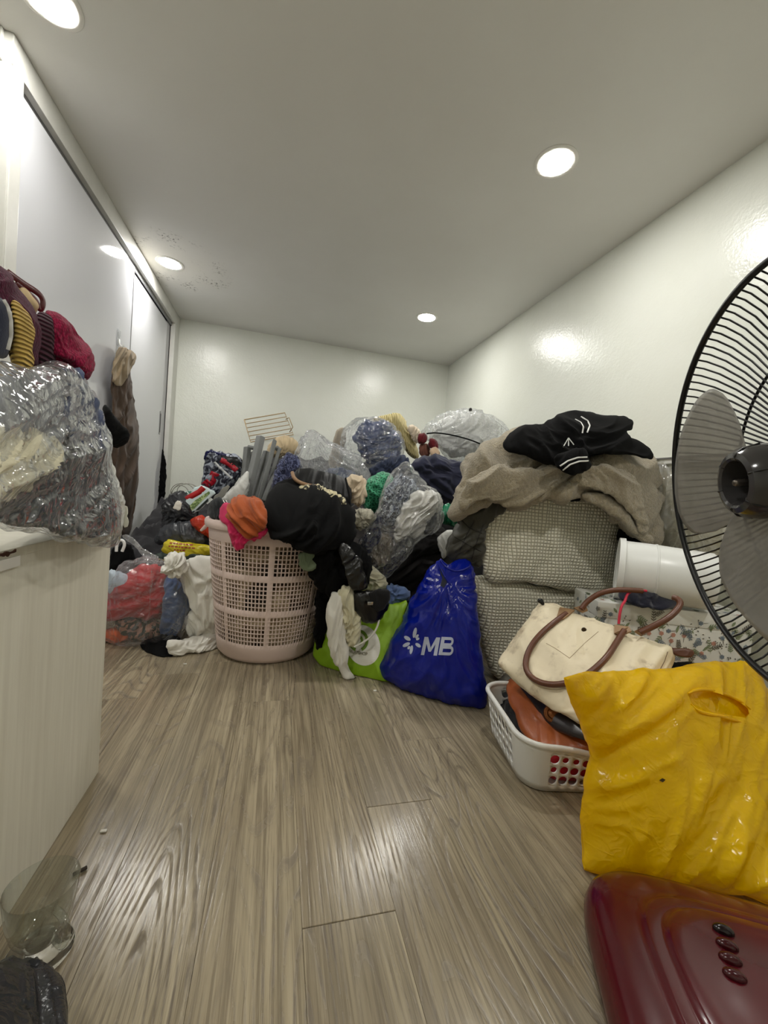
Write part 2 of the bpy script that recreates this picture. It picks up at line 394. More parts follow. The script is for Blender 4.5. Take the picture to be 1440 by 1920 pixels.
# ================================================================ materials of the room
def wall_paint(name, c, rough=.26):
    t = NT(name); co = t.coords()
    h = t.noise(co, 95, 3, .6); h2 = t.noise(co, 14, 3, .5)
    nm = t.bump(t.math('ADD', h, t.math('MULTIPLY', h2, 1.6)), .16, .006)
    col = t.ramp(t.noise(co, 2.2, 5, .6), [(.3, lin((c[0]-6, c[1]-6, c[2]-8))), (.7, lin(c))])
    return t.done(t.pbr(col, rough, nm, Specular__IOR__Level=.5))
M_WALL = wall_paint('wall_paint', (230, 232, 224))
def ceiling_mat():
    t = NT('ceiling_paint'); co = t.coords()
    mp = t.mapping(co, loc=(.667, -1.49, 0)); sep = t.n('ShaderNodeSeparateXYZ'); t.l(mp, sep.inputs[0])
    d = t.math('SQRT', t.math('ADD', t.math('MULTIPLY', sep.outputs[0], sep.outputs[0]), t.math('MULTIPLY', t.math('MULTIPLY', sep.outputs[1], sep.outputs[1]), 1.0)))
    ring = t.ramp(d, [(.0, (0, 0, 0)), (.13, (0, 0, 0)), (.20, (1, 1, 1)), (.27, (1, 1, 1)), (.34, (0, 0, 0))])
    sp = t.ramp(t.noise(co, 60, 4, .7), [(.55, (0, 0, 0)), (.61, (1, 1, 1))]); pt = t.ramp(t.noise(co, 7, 2), [(.47, (0, 0, 0)), (.6, (1, 1, 1))])
    arc = t.ramp(t.math('ABSOLUTE', t.math('SUBTRACT', d, .245)), [(0, (1, 1, 1)), (.012, (0, 0, 0))])
    f = t.math('MULTIPLY', t.math('MULTIPLY', sp, pt), t.math('MAXIMUM', ring, arc))
    base = t.ramp(t.noise(co, 1.6, 4), [(.3, lin((226, 224, 219))), (.7, lin((232, 231, 227)))])
    base = t.mix(t.math('MULTIPLY', t.ramp(d, [(.12, (1, 1, 1)), (.36, (0, 0, 0))]), .25), base, lin((205, 196, 172)))
    col = t.mix(t.math('MULTIPLY', f, .85), base, lin((70, 64, 50)))
    nm = t.bump(t.noise(co, 70, 2), .05, .004)
    return t.done(t.pbr(col, .55, nm, Specular__IOR__Level=.35))
M_CEIL = ceiling_mat()
def wood_floor():
    t = NT('oak_laminate'); co = t.coords(); oi = t.n('ShaderNodeObjectInfo')
    rnd = oi.outputs['Random']
    cmb = t.n('ShaderNodeCombineXYZ'); t.l(t.math('MULTIPLY', rnd, 37.0), cmb.inputs[0]); t.l(t.math('MULTIPLY', rnd, 91.0), cmb.inputs[1]); t.l(t.math('MULTIPLY', rnd, 53.0), cmb.inputs[2])
    add = t.n('ShaderNodeVectorMath', _operation='ADD'); t.l(co, add.inputs[0]); t.l(cmb.outputs[0], add.inputs[1]); v = add.outputs[0]
    streak = t.noise(t.mapping(v, (62, 1.5, 1)), 1, 5, .62); fine = t.noise(t.mapping(v, (240, 5.0, 1)), 1, 4, .7)
    big = t.noise(t.mapping(v, (7, 1.1, 1)), 1, 3, .5, .6)
    sep = t.n('ShaderNodeSeparateXYZ'); t.l(v, sep.inputs[0])
    field = t.noise(t.mapping(v, (6.5, .9, 1)), 1, 1.5, .4)                # growth-ring field: its contours are cathedral grain
    rings = t.math('SINE', t.math('MULTIPLY', field, 190.0))
    line = t.ramp(rings, [(.0, (0, 0, 0)), (.55, (.25, .25, .25)), (.86, (1, 1, 1))])
    lmask = t.ramp(t.noise(t.mapping(v, (4, .8, 1), loc=(3, 5, 0)), 1, 2), [(.40, (0, 0, 0)), (.62, (1, 1, 1))])
    brk = t.ramp(t.noise(t.mapping(v, (60, 26, 1)), 1, 3), [(.36, (.15, .15, .15)), (.6, (1, 1, 1))])
    ln = t.math('MULTIPLY', t.math('MULTIPLY', line, t.math('ADD', t.math('MULTIPLY', lmask, .8), .2)), brk)
    base = t.ramp(streak, [(.28, lin((132, 123, 105))), (.5, lin((166, 156, 134))), (.74, lin((191, 181, 158)))])
    base = t.mix(t.math('MULTIPLY', t.ramp(fine, [(.40, (1, 1, 1)), (.53, (0, 0, 0))]), .62), base, lin((112, 102, 87)))
    base = t.mix(t.math('MULTIPLY', t.ramp(big, [(.3, (1, 1, 1)), (.52, (0, 0, 0))]), .55), base, lin((124, 114, 99)))
    base = t.mix(t.math('MULTIPLY', ln, .75), base, lin((100, 90, 77)))
    tint = t.mix(rnd, lin((238, 232, 224)), lin((255, 252, 246))); mul = t.n('ShaderNodeMix', _data_type='RGBA', _blend_type='MULTIPLY'); mul.inputs[0].default_value = 1
    t.l(base, mul.inputs[6]); t.l(tint, mul.inputs[7])
    h = t.math('SUBTRACT', t.math('MULTIPLY', fine, .5), t.math('MULTIPLY', ln, .9)); nm = t.bump(h, .28, .0018)
    rg = t.math('ADD', .20, t.math('MULTIPLY', ln, .3))
    return t.done(t.pbr(mul.outputs[2], rg, nm, Specular__IOR__Level=.5))
M_FLOOR = wood_floor()
M_GAP = plain('gap_dark', (70, 61, 50), .9)
M_DOOR = plain('door_gloss_white', (214, 215, 220), .05, .0, Coat__Weight=.3, Coat__Roughness=.03)
M_FRAME = plain('frame_white', (212, 211, 205), .35, .05)
M_ALU = plain('aluminium_track', (150, 150, 152), .35, Metallic=.7)
M_DARK = plain('wardrobe_inside', (60, 58, 56), .8)
def lampmat():
    t = NT('lamp_diffuser'); e = t.n('ShaderNodeEmission', Strength=LAMP); e.inputs[0].default_value = (1.0, .982, .93, 1); return t.done(e.outputs[0])
M_LAMP = lampmat()

# ================================================================ the room
fl = MB().box(WL, WR, WF, WB, -.06, -.010).build('floor', M_GAP); tag(fl, kind='structure')
PW, PL = .1425, 1.22
ends = {0: .561, 1: .769, 2: .975, -4: 1.27, -3: 1.42, 3: 1.3}
rnd = random.Random(3); pm = {}
for k in range(-11, 10):
    x0, x1 = max(.078+k*PW, WL), min(.078+(k+1)*PW, WR)
    if x1-x0 < .01: continue
    e = ends.get(k, rnd.uniform(0, PL)); y = e-PL*math.ceil((e-WF)/PL)
    while y < WB:
        y0, y1 = max(y, WF), min(y+PL, WB)
        if y1-y0 > .01:
            key = (round(x1-x0, 4), round(y1-y0, 4))
            if key not in pm:
                a, b = (x1-x0)/2-.0001, (y1-y0)/2-.0004; q = .0008
                p_ = .0003; V = [(-a, -b, -.010), (a, -b, -.010), (a, b, -.010), (-a, b, -.010), (-a, -b, -q), (a, -b, -q), (a, b, -q), (-a, b, -q),
                     (-a+p_, -b+q, 0), (a-p_, -b+q, 0), (a-p_, b-q, 0), (-a+p_, b-q, 0)]
                Fc = [[0, 1, 5, 4], [1, 2, 6, 5], [2, 3, 7, 6], [3, 0, 4, 7], [4, 5, 9, 8], [5, 6, 10, 9], [6, 7, 11, 10], [7, 4, 8, 11], [8, 9, 10, 11]]
                me = bpy.data.meshes.new('plank'); me.from_pydata(V, [], Fc); me.materials.append(M_FLOOR); pm[key] = me
            o = bpy.data.objects.new('plank', pm[key]); COL.objects.link(o); o.parent = fl
            o.location = Vector(((x0+x1)/2, (y0+y1)/2, 0))-fl.location
        y += PL
def struct(name, mb, m): return tag(mb.build(name, m), kind='structure')
struct('ceiling', MB().box(WL-.05, WR+.05, WF-.05, WB+.05, CEIL, CEIL+.05), M_CEIL)
bpy.data.objects['ceiling'].location.z = CEIL
struct('wall_back', MB().box(WL, WR, WB, WB+.05, -.06, CEIL), M_WALL)
struct('wall_right', MB().box(WR, WR+.05, WF, WB+.05, -.06, CEIL), M_WALL)
struct('wall_left', MB().box(WL-.05, WL, WF, WB+.05, -.06, CEIL), M_WALL)
struct('wall_front', MB().box(WL, WR, WF-.05, WF, -.06, CEIL), M_WALL)
tr = MB().box(WR-.016, WR-.001, .55, 1.60, .842, .864, .002).build('trim_1', plain('trunking_white', (214, 214, 208), .4)); tag(tr, kind='structure')
MB().box(WR-.020, WR-.0155, .55, 1.60, .860, .8655).build('seam', plain('seam_grey', (110, 110, 108), .6), tr)

# ---- downlights
LPOS = [(-.651, 1.293, 'bright round ceiling downlight above the near end of the wardrobe'), (.85, 1.264, 'large bright round downlight over the middle of the room towards the right wall'),
        (-.671, 2.558, 'round ceiling downlight ringed by mould stains near the wardrobe'), (.871, 2.572, 'round ceiling downlight above the far corner')]
LPOS += [(-.66, .0, 'bright round ceiling downlight beside the camera, over the low cabinet'), (.86, -.02, 'bright round ceiling downlight beside the camera, over the standing fan')]
for x, y, lb in LPOS:
    e = empty('downlight', (x, y, CEIL-.004), lb, 'ceiling light', 'recessed ceiling downlights')
    MB().lathe([(.056, -.000), (.070, -.000), (.072, .0015), (.072, .0035), (.056, .0035), (.053, .002)], 40, (x, y, CEIL-.004), closed=True).build('rim', plain('lamp_rim_white', (240, 238, 232), .4), e, True)
    MB().lathe([(0, .0), (.054, .0), (.054, .003), (0, .003)], 40, (x, y, CEIL-.0042)).build('diffuser', M_LAMP, e, True)

# ---- wardrobe with sliding doors
wd = empty('wardrobe', (-1.1, 2.4, 0), 'built-in white wardrobe with two glossy sliding doors along the left wall', 'wardrobe')
FX = -.795
b = MB(); b.box(WL+.002, FX-.06, 1.424, 1.444, 0, CEIL-.002); b.box(WL+.002, WL+.012, 1.44, WB-.004, 0, CEIL-.002); b.box(WL+.002, FX-.05, 3.365, WB-.004, 0, CEIL-.002)
b.build('carcass', M_DARK, wd)
MB().box(WL+.002, FX-.004, 1.420, 1.424, 0, 1.757).build('end_panel', M_FRAME, wd)
MB().box(FX-.022, FX, 1.420, WB-.004, 1.757, CEIL-.001, .0015).build('fascia', M_FRAME, wd)
MB().box(WL+.002, FX-.022, 1.410, 1.4235, 1.757, CEIL-.001, .0015).build('cap', M_FRAME, wd)
MB().box(FX-.03, FX, 1.425, 1.474, 0, 1.757, .002).build('stile', M_FRAME, wd)
MB().box(FX-.03, FX, 3.262, WB-.004, 0, 1.757, .002).build('stile', M_FRAME, wd)
MB().box(FX-.040, FX-.035, 3.186, 3.264, .02, 1.757).build('inner_panel', plain('inner_grey', (190, 190, 192), .5), wd)
t_ = MB(); t_.box(FX-.075, FX-.022, 1.474, 3.262, 1.762, 1.80); t_.box(FX-.030, FX-.022, 1.474, 3.262, 1.735, 1.765); t_.build('track', M_ALU, wd)
d1 = MB().box(FX-.027, FX-.009, 1.474, 2.44, .02, 1.728, .0015).build('door', M_DOOR, wd)
MB().box(FX-.028, FX-.0075, 2.436, 2.444, .02, 1.728).build('edge_strip', M_ALU, d1)
d2 = MB().box(FX-.052, FX-.034, 2.36, 3.185, .02, 1.728, .0015).build('door', M_DOOR, wd)
MB().box(FX-.0345, FX-.031, 3.135, 3.160, .94, 1.10, .001).build('handle', M_ALU, d2)
MB().box(FX-.0325, FX-.0300, 3.141, 3.154, .955, 1.085).build('handle_recess', M_DARK, d2)

# ---- low cabinet at the left
def cabmat():
    t = NT('whitewashed_board'); co = t.coords(); n1 = t.noise(t.mapping(co, (1, 26, 1.2)), 3, 4, .6)
    col = t.ramp(n1, [(.3, lin((214, 209, 193))), (.7, lin((228, 224, 209)))]); nm = t.bump(n1, .12, .002)
    return t.done(t.pbr(col, .42, nm))
M_CAB = cabmat()
CT = .532
cb = empty('low_cabinet', (-.55, .3, 0), 'low pale wood-grain cabinet with a chipped top edge at the left', 'cabinet')
MB().box(-.785, -.33, -.45, .954, 0, CT-.012, .001).build('body', M_CAB, cb)
MB().box(-.785, -.328, -.45, .956, CT-.012, CT, .0012).build('top', M_CAB, cb)
# chipped edging: ragged dark flake with bare white board under it
rr = random.Random(5); V = []; n = 14
p0 = onx(-40, 1040, -.3275)
for i in range(n):
    yy = .578+.052*i/(n-1); V += [(-.3262, yy, CT-.001-rr.uniform(0, .003)), (-.3262, yy, CT-.005-rr.uniform(0, .004)*(i < n-1))]
V2 = [(x-.003, y, z) for x, y, z in V]; A = V+V2; m_ = 2*n
Fc = [[2*i, 2*i+1, 2*i+3, 2*i+2] for i in range(n-1)]+[[m_+2*i, m_+2*i+2, m_+2*i+3, m_+2*i+1] for i in range(n-1)]+[[2*i+1, m_+2*i+1, m_+2*i+3, 2*i+3] for i in range(n-1)]+[[2*i, 2*i+2, m_+2*i+2, m_+2*i] for i in range(n-1)]
mesh_obj('chipped_edge', A, Fc, plain('chip_brown', (74, 44, 30), .9), cb, False)
MB().box(-.3275, -.3264, .53, .640, CT-.025, CT-.011).build('bare_board', plain('bare_board', (226, 222, 214), .8), cb)

# ================================================================ shared materials of the things
BLK = cloth('black_cotton', (5, 5, 6), var=.15, sheen=.0, rough=1.0)
CHAR = cloth('charcoal_cloth', (66, 69, 74), var=.2)
NAVY = cloth('navy_cloth', (36, 41, 62), var=.2)
WHITE = cloth('white_cotton', (232, 229, 220), var=.05)
CREAM = cloth('cream_cotton', (224, 217, 190), var=.06)
LEATHER_BLK = plain('black_leather', (11, 10, 10), .28, .2, .2, 200)
FILM = film('clear_film', .03)
FILM2 = film('milky_film', .10, scale=1.1)
FILM3 = film('soft_clear_film', .05, crinkle=.7, scale=.8)
def PX(x):
    return lambda pts: [(p[0], p[1], onx(p[0], p[1], x)[1]) for p in pts]
def tubepx(name, pts, r, mat, parent=None, k=8, sub=24, closed=False, flat=None):
    W = np.array([ony(*p) for p in pts]); W = resample(smooth_line(W), sub, False)
    return autosmooth(MB().tube(W, r, k, closed, flat).build(name, mat, parent), 60)
def smooth_line(P, it=2):
    for _ in range(it):
        Q = [P[0]]
        for a, b in zip(P[:-1], P[1:]): Q += [a*.75+b*.25, a*.25+b*.75]
        P = np.array(Q+[P[-1]])
    return P

# ---------------------------------------------------------------- heaps that carry the pile
def heap(name, x0, x1, y0, y1, hf, mat, label, n=40):
    u = np.linspace(0, 1, n); X, Yg = np.meshgrid(x0+(x1-x0)*u, y0+(y1-y0)*u, indexing='ij')
    U, Vv = np.meshgrid(u, u, indexing='ij'); e = np.minimum(np.minimum(U, 1-U), np.minimum(Vv, 1-Vv))
    Z = hf(U, Vv)*np.clip(e/.12, 0, 1)**.5; Z = np.where(e > 0, Z+.05*(np.abs(folds(X, Yg, 'cloth', .12, 30, 2, 4)))*np.clip(e/.1, 0, 1), 0)+.003
    V = np.concatenate([np.stack([X, Yg, Z], -1).reshape(-1, 3), np.stack([X, Yg, Z*0+.001], -1).reshape(-1, 3)]); Fc = []
    I = lambda i, j: i*n+j
    for i in range(n-1):
        for j in range(n-1):
            Fc.append([I(i, j), I(i+1, j), I(i+1, j+1), I(i, j+1)]); Fc.append([n*n+I(i, j), n*n+I(i, j+1), n*n+I(i+1, j+1), n*n+I(i+1, j)])
    for i in range(n-1):
        for a, b in ((I(i, 0), I(i+1, 0)), (I(i+1, n-1), I(i, n-1)), (I(0, i+1), I(0, i)), (I(n-1, i), I(n-1, i+1))): Fc.append([b, a, n*n+a, n*n+b])
    return tag(mesh_obj(name, V, Fc, mat), label, 'clothes')
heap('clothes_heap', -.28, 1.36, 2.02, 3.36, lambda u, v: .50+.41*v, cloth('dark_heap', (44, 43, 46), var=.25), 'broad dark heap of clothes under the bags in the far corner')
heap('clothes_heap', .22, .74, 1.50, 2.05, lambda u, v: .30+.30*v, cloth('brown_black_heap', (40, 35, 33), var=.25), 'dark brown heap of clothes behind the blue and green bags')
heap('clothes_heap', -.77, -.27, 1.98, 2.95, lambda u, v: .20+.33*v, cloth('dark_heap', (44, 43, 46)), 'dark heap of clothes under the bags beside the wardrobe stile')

# ---------------------------------------------------------------- on the cabinet
soft('grey_clothes', [(-90, 890, .45), (0, 900, .55), (60, 890, .6), (110, 850, .66), (150, 850, .71), (195, 838, .80), (205, 880, .83), (213, 950, .85), (216, 998, .85), (190, 1010, .81), (120, 996, .70), (40, 977, .59), (-90, 955, .45)], 0, T=.028, Tb=.16, prof=(5, 2.5), amp=.008, lam=.05, ang=-25, st=3, mat=cloth('grey_clothes', (62, 65, 69), var=.15),
     label='charcoal clothes packed in the bottom of the clear bag on the cabinet', cat='clothes')
soft('silver_garment', [(-90, 715, .45), (0, 690, .55), (50, 702, .60), (95, 700, .65), (112, 760, .67), (118, 820, .68), (90, 850, .64), (0, 830, .55), (-90, 820, .45)], 0, T=.025, Tb=.12, prof=(5, 2.5), amp=.014, lam=.06, ang=60, mat=cloth('silver_cloth', (128, 130, 134), var=.2, rough=.55),
     label='silver grey garment in the upper left of the clear bag on the cabinet', cat='clothes')
soft('denim_garment', [(104, 700, .68), (140, 692, .71), (180, 745, .77), (200, 815, .81), (198, 848, .81), (150, 856, .73), (112, 820, .69)], 0, T=.03, Tb=.12, prof=(4, 2.5), amp=.010, lam=.04, ang=40, mat=cloth('denim_print', (72, 82, 112), 'print', c2=(150, 148, 152), scale=1.0),
     label='blue and grey patterned garment in the upper right of the clear bag on the cabinet', cat='clothes')
soft('cream_garment', [(-90, 805, .43), (0, 798, .53), (35, 800, .565), (72, 812, .61), (100, 832, .64), (108, 858, .65), (95, 880, .635), (58, 902, .60), (8, 936, .54), (-90, 948, .43)], 0, T=.05, Tb=.08, prof=(3, 2.2), amp=.014, lam=.05, ang=20, st=1.3, mat=CREAM,
     label='crumpled cream fabric showing at the left of the clear bag on the cabinet', cat='clothes')
soft('clear_bag', [(-90, 690, .41), (-20, 668, .50), (40, 690, .575), (70, 700, .61), (98, 680, .65), (125, 684, .68), (152, 705, .71), (188, 757, .78), (206, 822, .82), (210, 880, .84), (219, 950, .86), (226, 1003, .865), (207, 1025, .845), (150, 1013, .74), (80, 995, .62), (0, 984, .53), (-90, 968, .41)], 0, T=.062, Tb=.23, prof=(5, 2.4), amp=.011, lam=.075, ang=-28, st=3.2, style='plastic', mat=FILM,
     label='large clear plastic bag bulging with clothes on top of the low cabinet', cat='bag', N=200, R=44)
soft('plum_knit', [(-70, 460, .56), (0, 496, .60), (20, 515, .63), (36, 540, .64), (50, 566, .65), (66, 578, .66), (74, 615, .66), (72, 690, .66), (60, 690, .65), (54, 612, .64), (30, 572, .61), (8, 556, .59), (-70, 560, .56)], 0, T=.03, Tb=.06, amp=.006, lam=.05, ang=-50, mat=cloth('plum_knit', (92, 30, 58), 'knit', sheen=.08, scale=2.2),
     label='plum knitted scarf trailing down the left of the pile on the clear bag', cat='clothes')
soft('plum_cuff', [(64, 580, .67), (84, 584, .69), (100, 598, .71), (107, 640, .715), (100, 680, .71), (84, 692, .69), (66, 692, .67), (63, 640, .665)], 0, T=.035, Tb=.07, amp=.004, lam=.06, ang=80, mat=cloth('plum_rib', (70, 22, 42), 'rib', sheen=.08, scale=1.5, axis=2, c2=(40, 12, 26)),
     label='dark plum ribbed cuff between the yellow and the crimson knits', cat='clothes')
soft('crimson_knit', [(90, 592, .71), (104, 584, .72), (125, 598, .74), (138, 622, .75), (160, 640, .77), (172, 664, .78), (182, 684, .785), (168, 689, .775), (168, 701, .775), (160, 707, .765), (130, 692, .75), (110, 684, .73), (96, 692, .715), (88, 640, .71)], 0, T=.045, Tb=.08, amp=.008, lam=.05, ang=-45, mat=cloth('crimson_knit', (156, 14, 66), 'knit', sheen=.1, scale=2.0),
     label='crimson knitted jumper draped over the clear bag on the cabinet', cat='clothes')
soft('navy_garment', [(-70, 555, .52), (-5, 553, .565), (8, 556, .575), (20, 580, .585), (24, 640, .59), (18, 668, .585), (0, 664, .57), (-70, 680, .52)], 0, T=.03, Tb=.05, prof=(4, 2.4), amp=.004, lam=.06, mat=NAVY,
     label='navy zipped collar at the left edge beside the yellow rib', cat='clothes')
tn = bvh(bpy.data.objects['navy_garment'])
strip('zip', tn, [(4, 562), (12, 575), (18, 600), (18, 630), (12, 655)], .006, plain('zip_white', (205, 203, 198), .5), bpy.data.objects['navy_garment'], label='white zip teeth')
soft('yellow_cuff', [(22, 566, .59), (40, 574, .605), (57, 604, .62), (64, 640, .625), (58, 652, .62), (66, 680, .625), (63, 697, .62), (40, 698, .60), (31, 708, .595), (28, 680, .595), (22, 652, .59), (28, 622, .595), (25, 592, .59)], 0, T=.022, Tb=.05, amp=.004, lam=.05, ang=90, mat=cloth('yellow_rib', (236, 200, 104), 'rib', scale=1.75, axis=2, c2=(176, 136, 60)),
     label='yellow ribbed knit cuff hanging over the clear bag on the cabinet', cat='clothes')
hb = empty('maroon_bag', ony(70, 590, .74), 'maroon leather handbag handle sticking up behind the plum knits', 'bag')
tubepx('handle', [(14, 510, .68), (45, 533, .70), (72, 549, .72), (81, 562, .73), (80, 576, .73), (73, 584, .73)], .0048, plain('maroon_leather', (84, 16, 24), .35, .1), hb, flat=.5)
tubepx('handle', [(30, 530, .69), (58, 552, .71), (70, 566, .715), (73, 580, .72)], .0035, plain('maroon_leather', (84, 16, 24)), hb, flat=.5)
soft('side_panel', [(28, 528), (40, 540), (60, 556), (74, 570), (72, 592), (55, 590), (40, 575)], .705, T=.015, amp=.002, mat=plain('tan_lining', (196, 172, 132), .7), parent=hb)
soft('black_cloth', [(194, 752, .93), (206, 772, .94), (216, 786, .95), (234, 800, .955), (243, 820, .96), (236, 833, .96), (206, 840, .94), (198, 800, .93)], 0, T=.02, Tb=.05, amp=.005, lam=.04, mat=BLK, label='black cloth corner poking out behind the clear bag on the cabinet', cat='clothes')
soft('white_bag', [(200, 850, .91), (214, 880, .92), (226, 915, .925), (232, 945, .93), (231, 985, .93), (222, 1000, .92), (205, 1000, .90)], 0, T=.02, Tb=.06, amp=.006, lam=.03, style='plastic', mat=bagplastic('white_bag', (226, 226, 220)), label='crumpled white plastic bag behind the clear bag on the cabinet', cat='bag')
soft('paper_tag', [(231, 948), (241, 954), (241, 984), (231, 988)], .932, T=.002, prof=(8, 3), amp=.0, it=1, mat=plain('tag_paper', (228, 226, 214), .8), label='small white paper tag hanging beside the white plastic bag', cat='tag')

# ---------------------------------------------------------------- trousers hung on the wardrobe door
px = PX(-.775)
tz = empty('trousers', onx(232, 1008, -.775), 'brown trousers with khaki waistband hanging from a hook on the wardrobe door', 'trousers')
soft('legs', px([(214, 690), (224, 668), (246, 676), (243, 700), (250, 745), (257, 790), (260, 840), (256, 920), (247, 985), (240, 1010), (229, 1012), (222, 960), (214, 900), (208, 850), (207, 800), (213, 770), (211, 740), (208, 712)]), 0, T=.035, Tb=.02, amp=.014, lam=.05, ang=86, st=5, mat=cloth('brown_trousers', (78, 62, 50), var=.15), parent=tz)
soft('waistband', PX(-.755)([(220, 651), (238, 652), (256, 664), (250, 682), (242, 700), (235, 716), (222, 728), (211, 716), (212, 690), (216, 668)]), 0, T=.018, Tb=.02, amp=.008, lam=.04, ang=75, st=3, mat=cloth('khaki_lining', (150, 132, 106)), parent=tz, label='khaki waistband turned inside out')
hk = empty('wall_hook', onx(222, 648, -.80), 'small clear adhesive hook stuck on the wardrobe door above the trousers', 'hook')
pk = onx(222, 632, -.803); MB().box(pk[0], pk[0]+.0025, pk[1]-.02, pk[1]+.02, pk[2]-.045, pk[2]+.035, .001).build('backing', film('hook_film', .10, crinkle=.0), hk)
MB().tube([pk+[.003, 0, -.01], pk+[.006, 0, -.035], pk+[.018, 0, -.045], pk+[.026, 0, -.034]], .004, 8).build('peg', plain('hook_white', (236, 236, 232), .3), hk, True)
# black garment showing in the wardrobe's open gap
soft('black_garment', [(300, 840, 3.24), (307, 845, 3.25), (311, 880, 3.25), (310, 920, 3.25), (303, 960, 3.24), (298, 1030, 3.24), (292, 1040, 3.22), (294, 900, 3.22)], 0, T=.01, Tb=.05, amp=.01, lam=.05, mat=BLK, label='black garment peeping out of the gap beside the sliding wardrobe door', cat='clothes')

# ---------------------------------------------------------------- left pile in front of the wardrobe
soft('black_bag', [(205, 1032), (222, 1024), (240, 1020), (250, 1030), (256, 1062), (250, 1090), (205, 1100)], 1.95, T=.03, Tb=.08, amp=.01, mat=BLK, label='black bag standing behind the clear bag of red clothes', cat='bag')
tubepx_o = tubepx('white_hook', [(218, 1034, 1.86), (219, 1020, 1.86), (225, 1012, 1.86), (232, 1014, 1.86), (234, 1022, 1.86), (229, 1034, 1.86)], .006, plain('hook_white', (236, 236, 232)))
tag(tubepx_o, 'white plastic hanger hook standing beside the black bag', 'hook')
soft('red_shirt', [(190, 1108), (215, 1098), (240, 1074), (265, 1057), (300, 1058), (314, 1080), (318, 1130), (306, 1156), (270, 1164), (240, 1152), (190, 1168)], 1.76, T=.09, Tb=.08, amp=.014, lam=.08, ang=35, mat=cloth('red_shirt', (186, 44, 52)), label='red shirt in the knotted clear bag on the floor', cat='clothes', zmin=.06)
soft('blue_shirt', [(308, 1082), (330, 1078), (346, 1110), (353, 1148), (340, 1182), (308, 1198), (296, 1182), (310, 1140)], 1.72, T=.06, Tb=.1, amp=.012, lam=.07, ang=70, mat=cloth('blue_shirt', (72, 96, 140)), label='blue shirt in the right of the knotted clear bag on the floor', cat='clothes')
soft('orange_cloth', [(186, 1186), (222, 1180), (244, 1190), (240, 1204), (186, 1207)], 1.74, T=.05, Tb=.08, amp=.008, mat=cloth('orange_cloth', (198, 88, 46)), label='orange cloth at the bottom of the knotted clear bag', cat='clothes')
soft('floral_cloth', [(216, 1158), (262, 1160), (300, 1158), (308, 1180), (296, 1202), (244, 1204), (222, 1186)], 1.75, T=.06, Tb=.08, amp=.01, mat=cloth('floral_cloth', (58, 66, 58), 'print', c2=(168, 128, 112), scale=1.3), label='dark patterned cloth low in the knotted clear bag', cat='clothes')
soft('pale_cloth', [(200, 1070), (228, 1072), (250, 1084), (240, 1102), (215, 1114), (200, 1112)], 1.74, T=.06, Tb=.06, amp=.01, mat=cloth('pale_blue', (188, 200, 210)), label='pale blue cloth at the left of the knotted clear bag', cat='clothes')
soft('clear_bag', [(212, 1086), (224, 1060), (250, 1049), (290, 1042), (312, 1050), (330, 1062), (346, 1086), (357, 1120), (359, 1150), (351, 1180), (336, 1200), (300, 1208), (250, 1211), (206, 1210), (186, 1180), (190, 1120)], 1.70, T=.085, Tb=.2, prof=(4, 2.2), amp=.009, lam=.07, style='plastic', gather=(318, 1062), mat=FILM3, label='knotted clear plastic bag of red and blue clothes on the floor by the cabinet', cat='bag', N=180, R=40)
soft('bag_handle', [(228, 1004), (246, 1004), (262, 1022), (276, 1036), (300, 1044), (284, 1048), (262, 1040), (250, 1020), (236, 1012)], 1.70, T=.006, amp=.004, lam=.03, style='plastic', mat=FILM2, parent=bpy.data.objects['clear_bag.001'] if 'clear_bag.001' in bpy.data.objects else None)
wg = empty('white_garment', onz(370, 1222, 0), 'white cotton garment knotted at the neck slumped beside the pink basket', 'clothes')
soft('body', [(342, 1052), (362, 1044), (390, 1046), (412, 1052), (412, 1120), (410, 1200), (380, 1200), (356, 1196), (350, 1170), (362, 1140), (352, 1110), (344, 1080)], 1.66, T=.05, Tb=.09, amp=.02, lam=.07, ang=105, st=2.5, mat=WHITE, parent=wg)
soft('knot', [(308, 1062), (312, 1044), (326, 1036), (342, 1042), (350, 1056), (344, 1076), (326, 1084), (314, 1076)], 1.60, T=.04, Tb=.05, amp=.016, lam=.03, ang=60, mat=WHITE, parent=wg)
soft('sleeve', [(312, 1200, 1.56), (322, 1202, 1.57), (350, 1200, 1.60), (380, 1192, 1.63), (410, 1184, 1.66), (412, 1216, 1.64), (380, 1222, 1.59), (345, 1226, 1.57), (320, 1229, 1.56), (313, 1222, 1.56)], 0, T=.022, Tb=.03, amp=.008, lam=.04, ang=10, mat=WHITE, parent=wg)
soft('black_cloth', [(262, 1206, 1.66), (284, 1196, 1.68), (318, 1188, 1.70), (340, 1196, 1.68), (332, 1216, 1.60), (322, 1232, 1.56), (300, 1238, 1.555), (276, 1226, 1.60)], 0, T=.02, Tb=.03, amp=.006, lam=.05, mat=BLK, label='black cloth lying flat on the floor under the white sleeve', cat='clothes')
soft('green_tray', [(284, 1044), (300, 1034), (330, 1030), (410, 1040), (410, 1058), (350, 1062), (300, 1060)], 1.98, T=.05, Tb=.1, prof=(5, 2.5), amp=.004, mat=plain('dark_green', (50, 62, 54), .6, .1), label='dark green bag lying under the yellow packet', cat='bag')
yp = soft('yellow_packet', [(304, 1020), (318, 1012), (350, 1019), (398, 1023), (398, 1040), (370, 1046), (330, 1042), (302, 1038)], 1.96, T=.03, Tb=.04, prof=(3, 2), amp=.008, lam=.06, ang=10, style='plastic', mat=bagplastic('yellow_packet', (226, 208, 52)), label='yellow plastic packet with red print lying on the left pile', cat='packet')
ty = bvh(yp); RED = plain('red_print', (158, 60, 40), .5)
rr = random.Random(9)
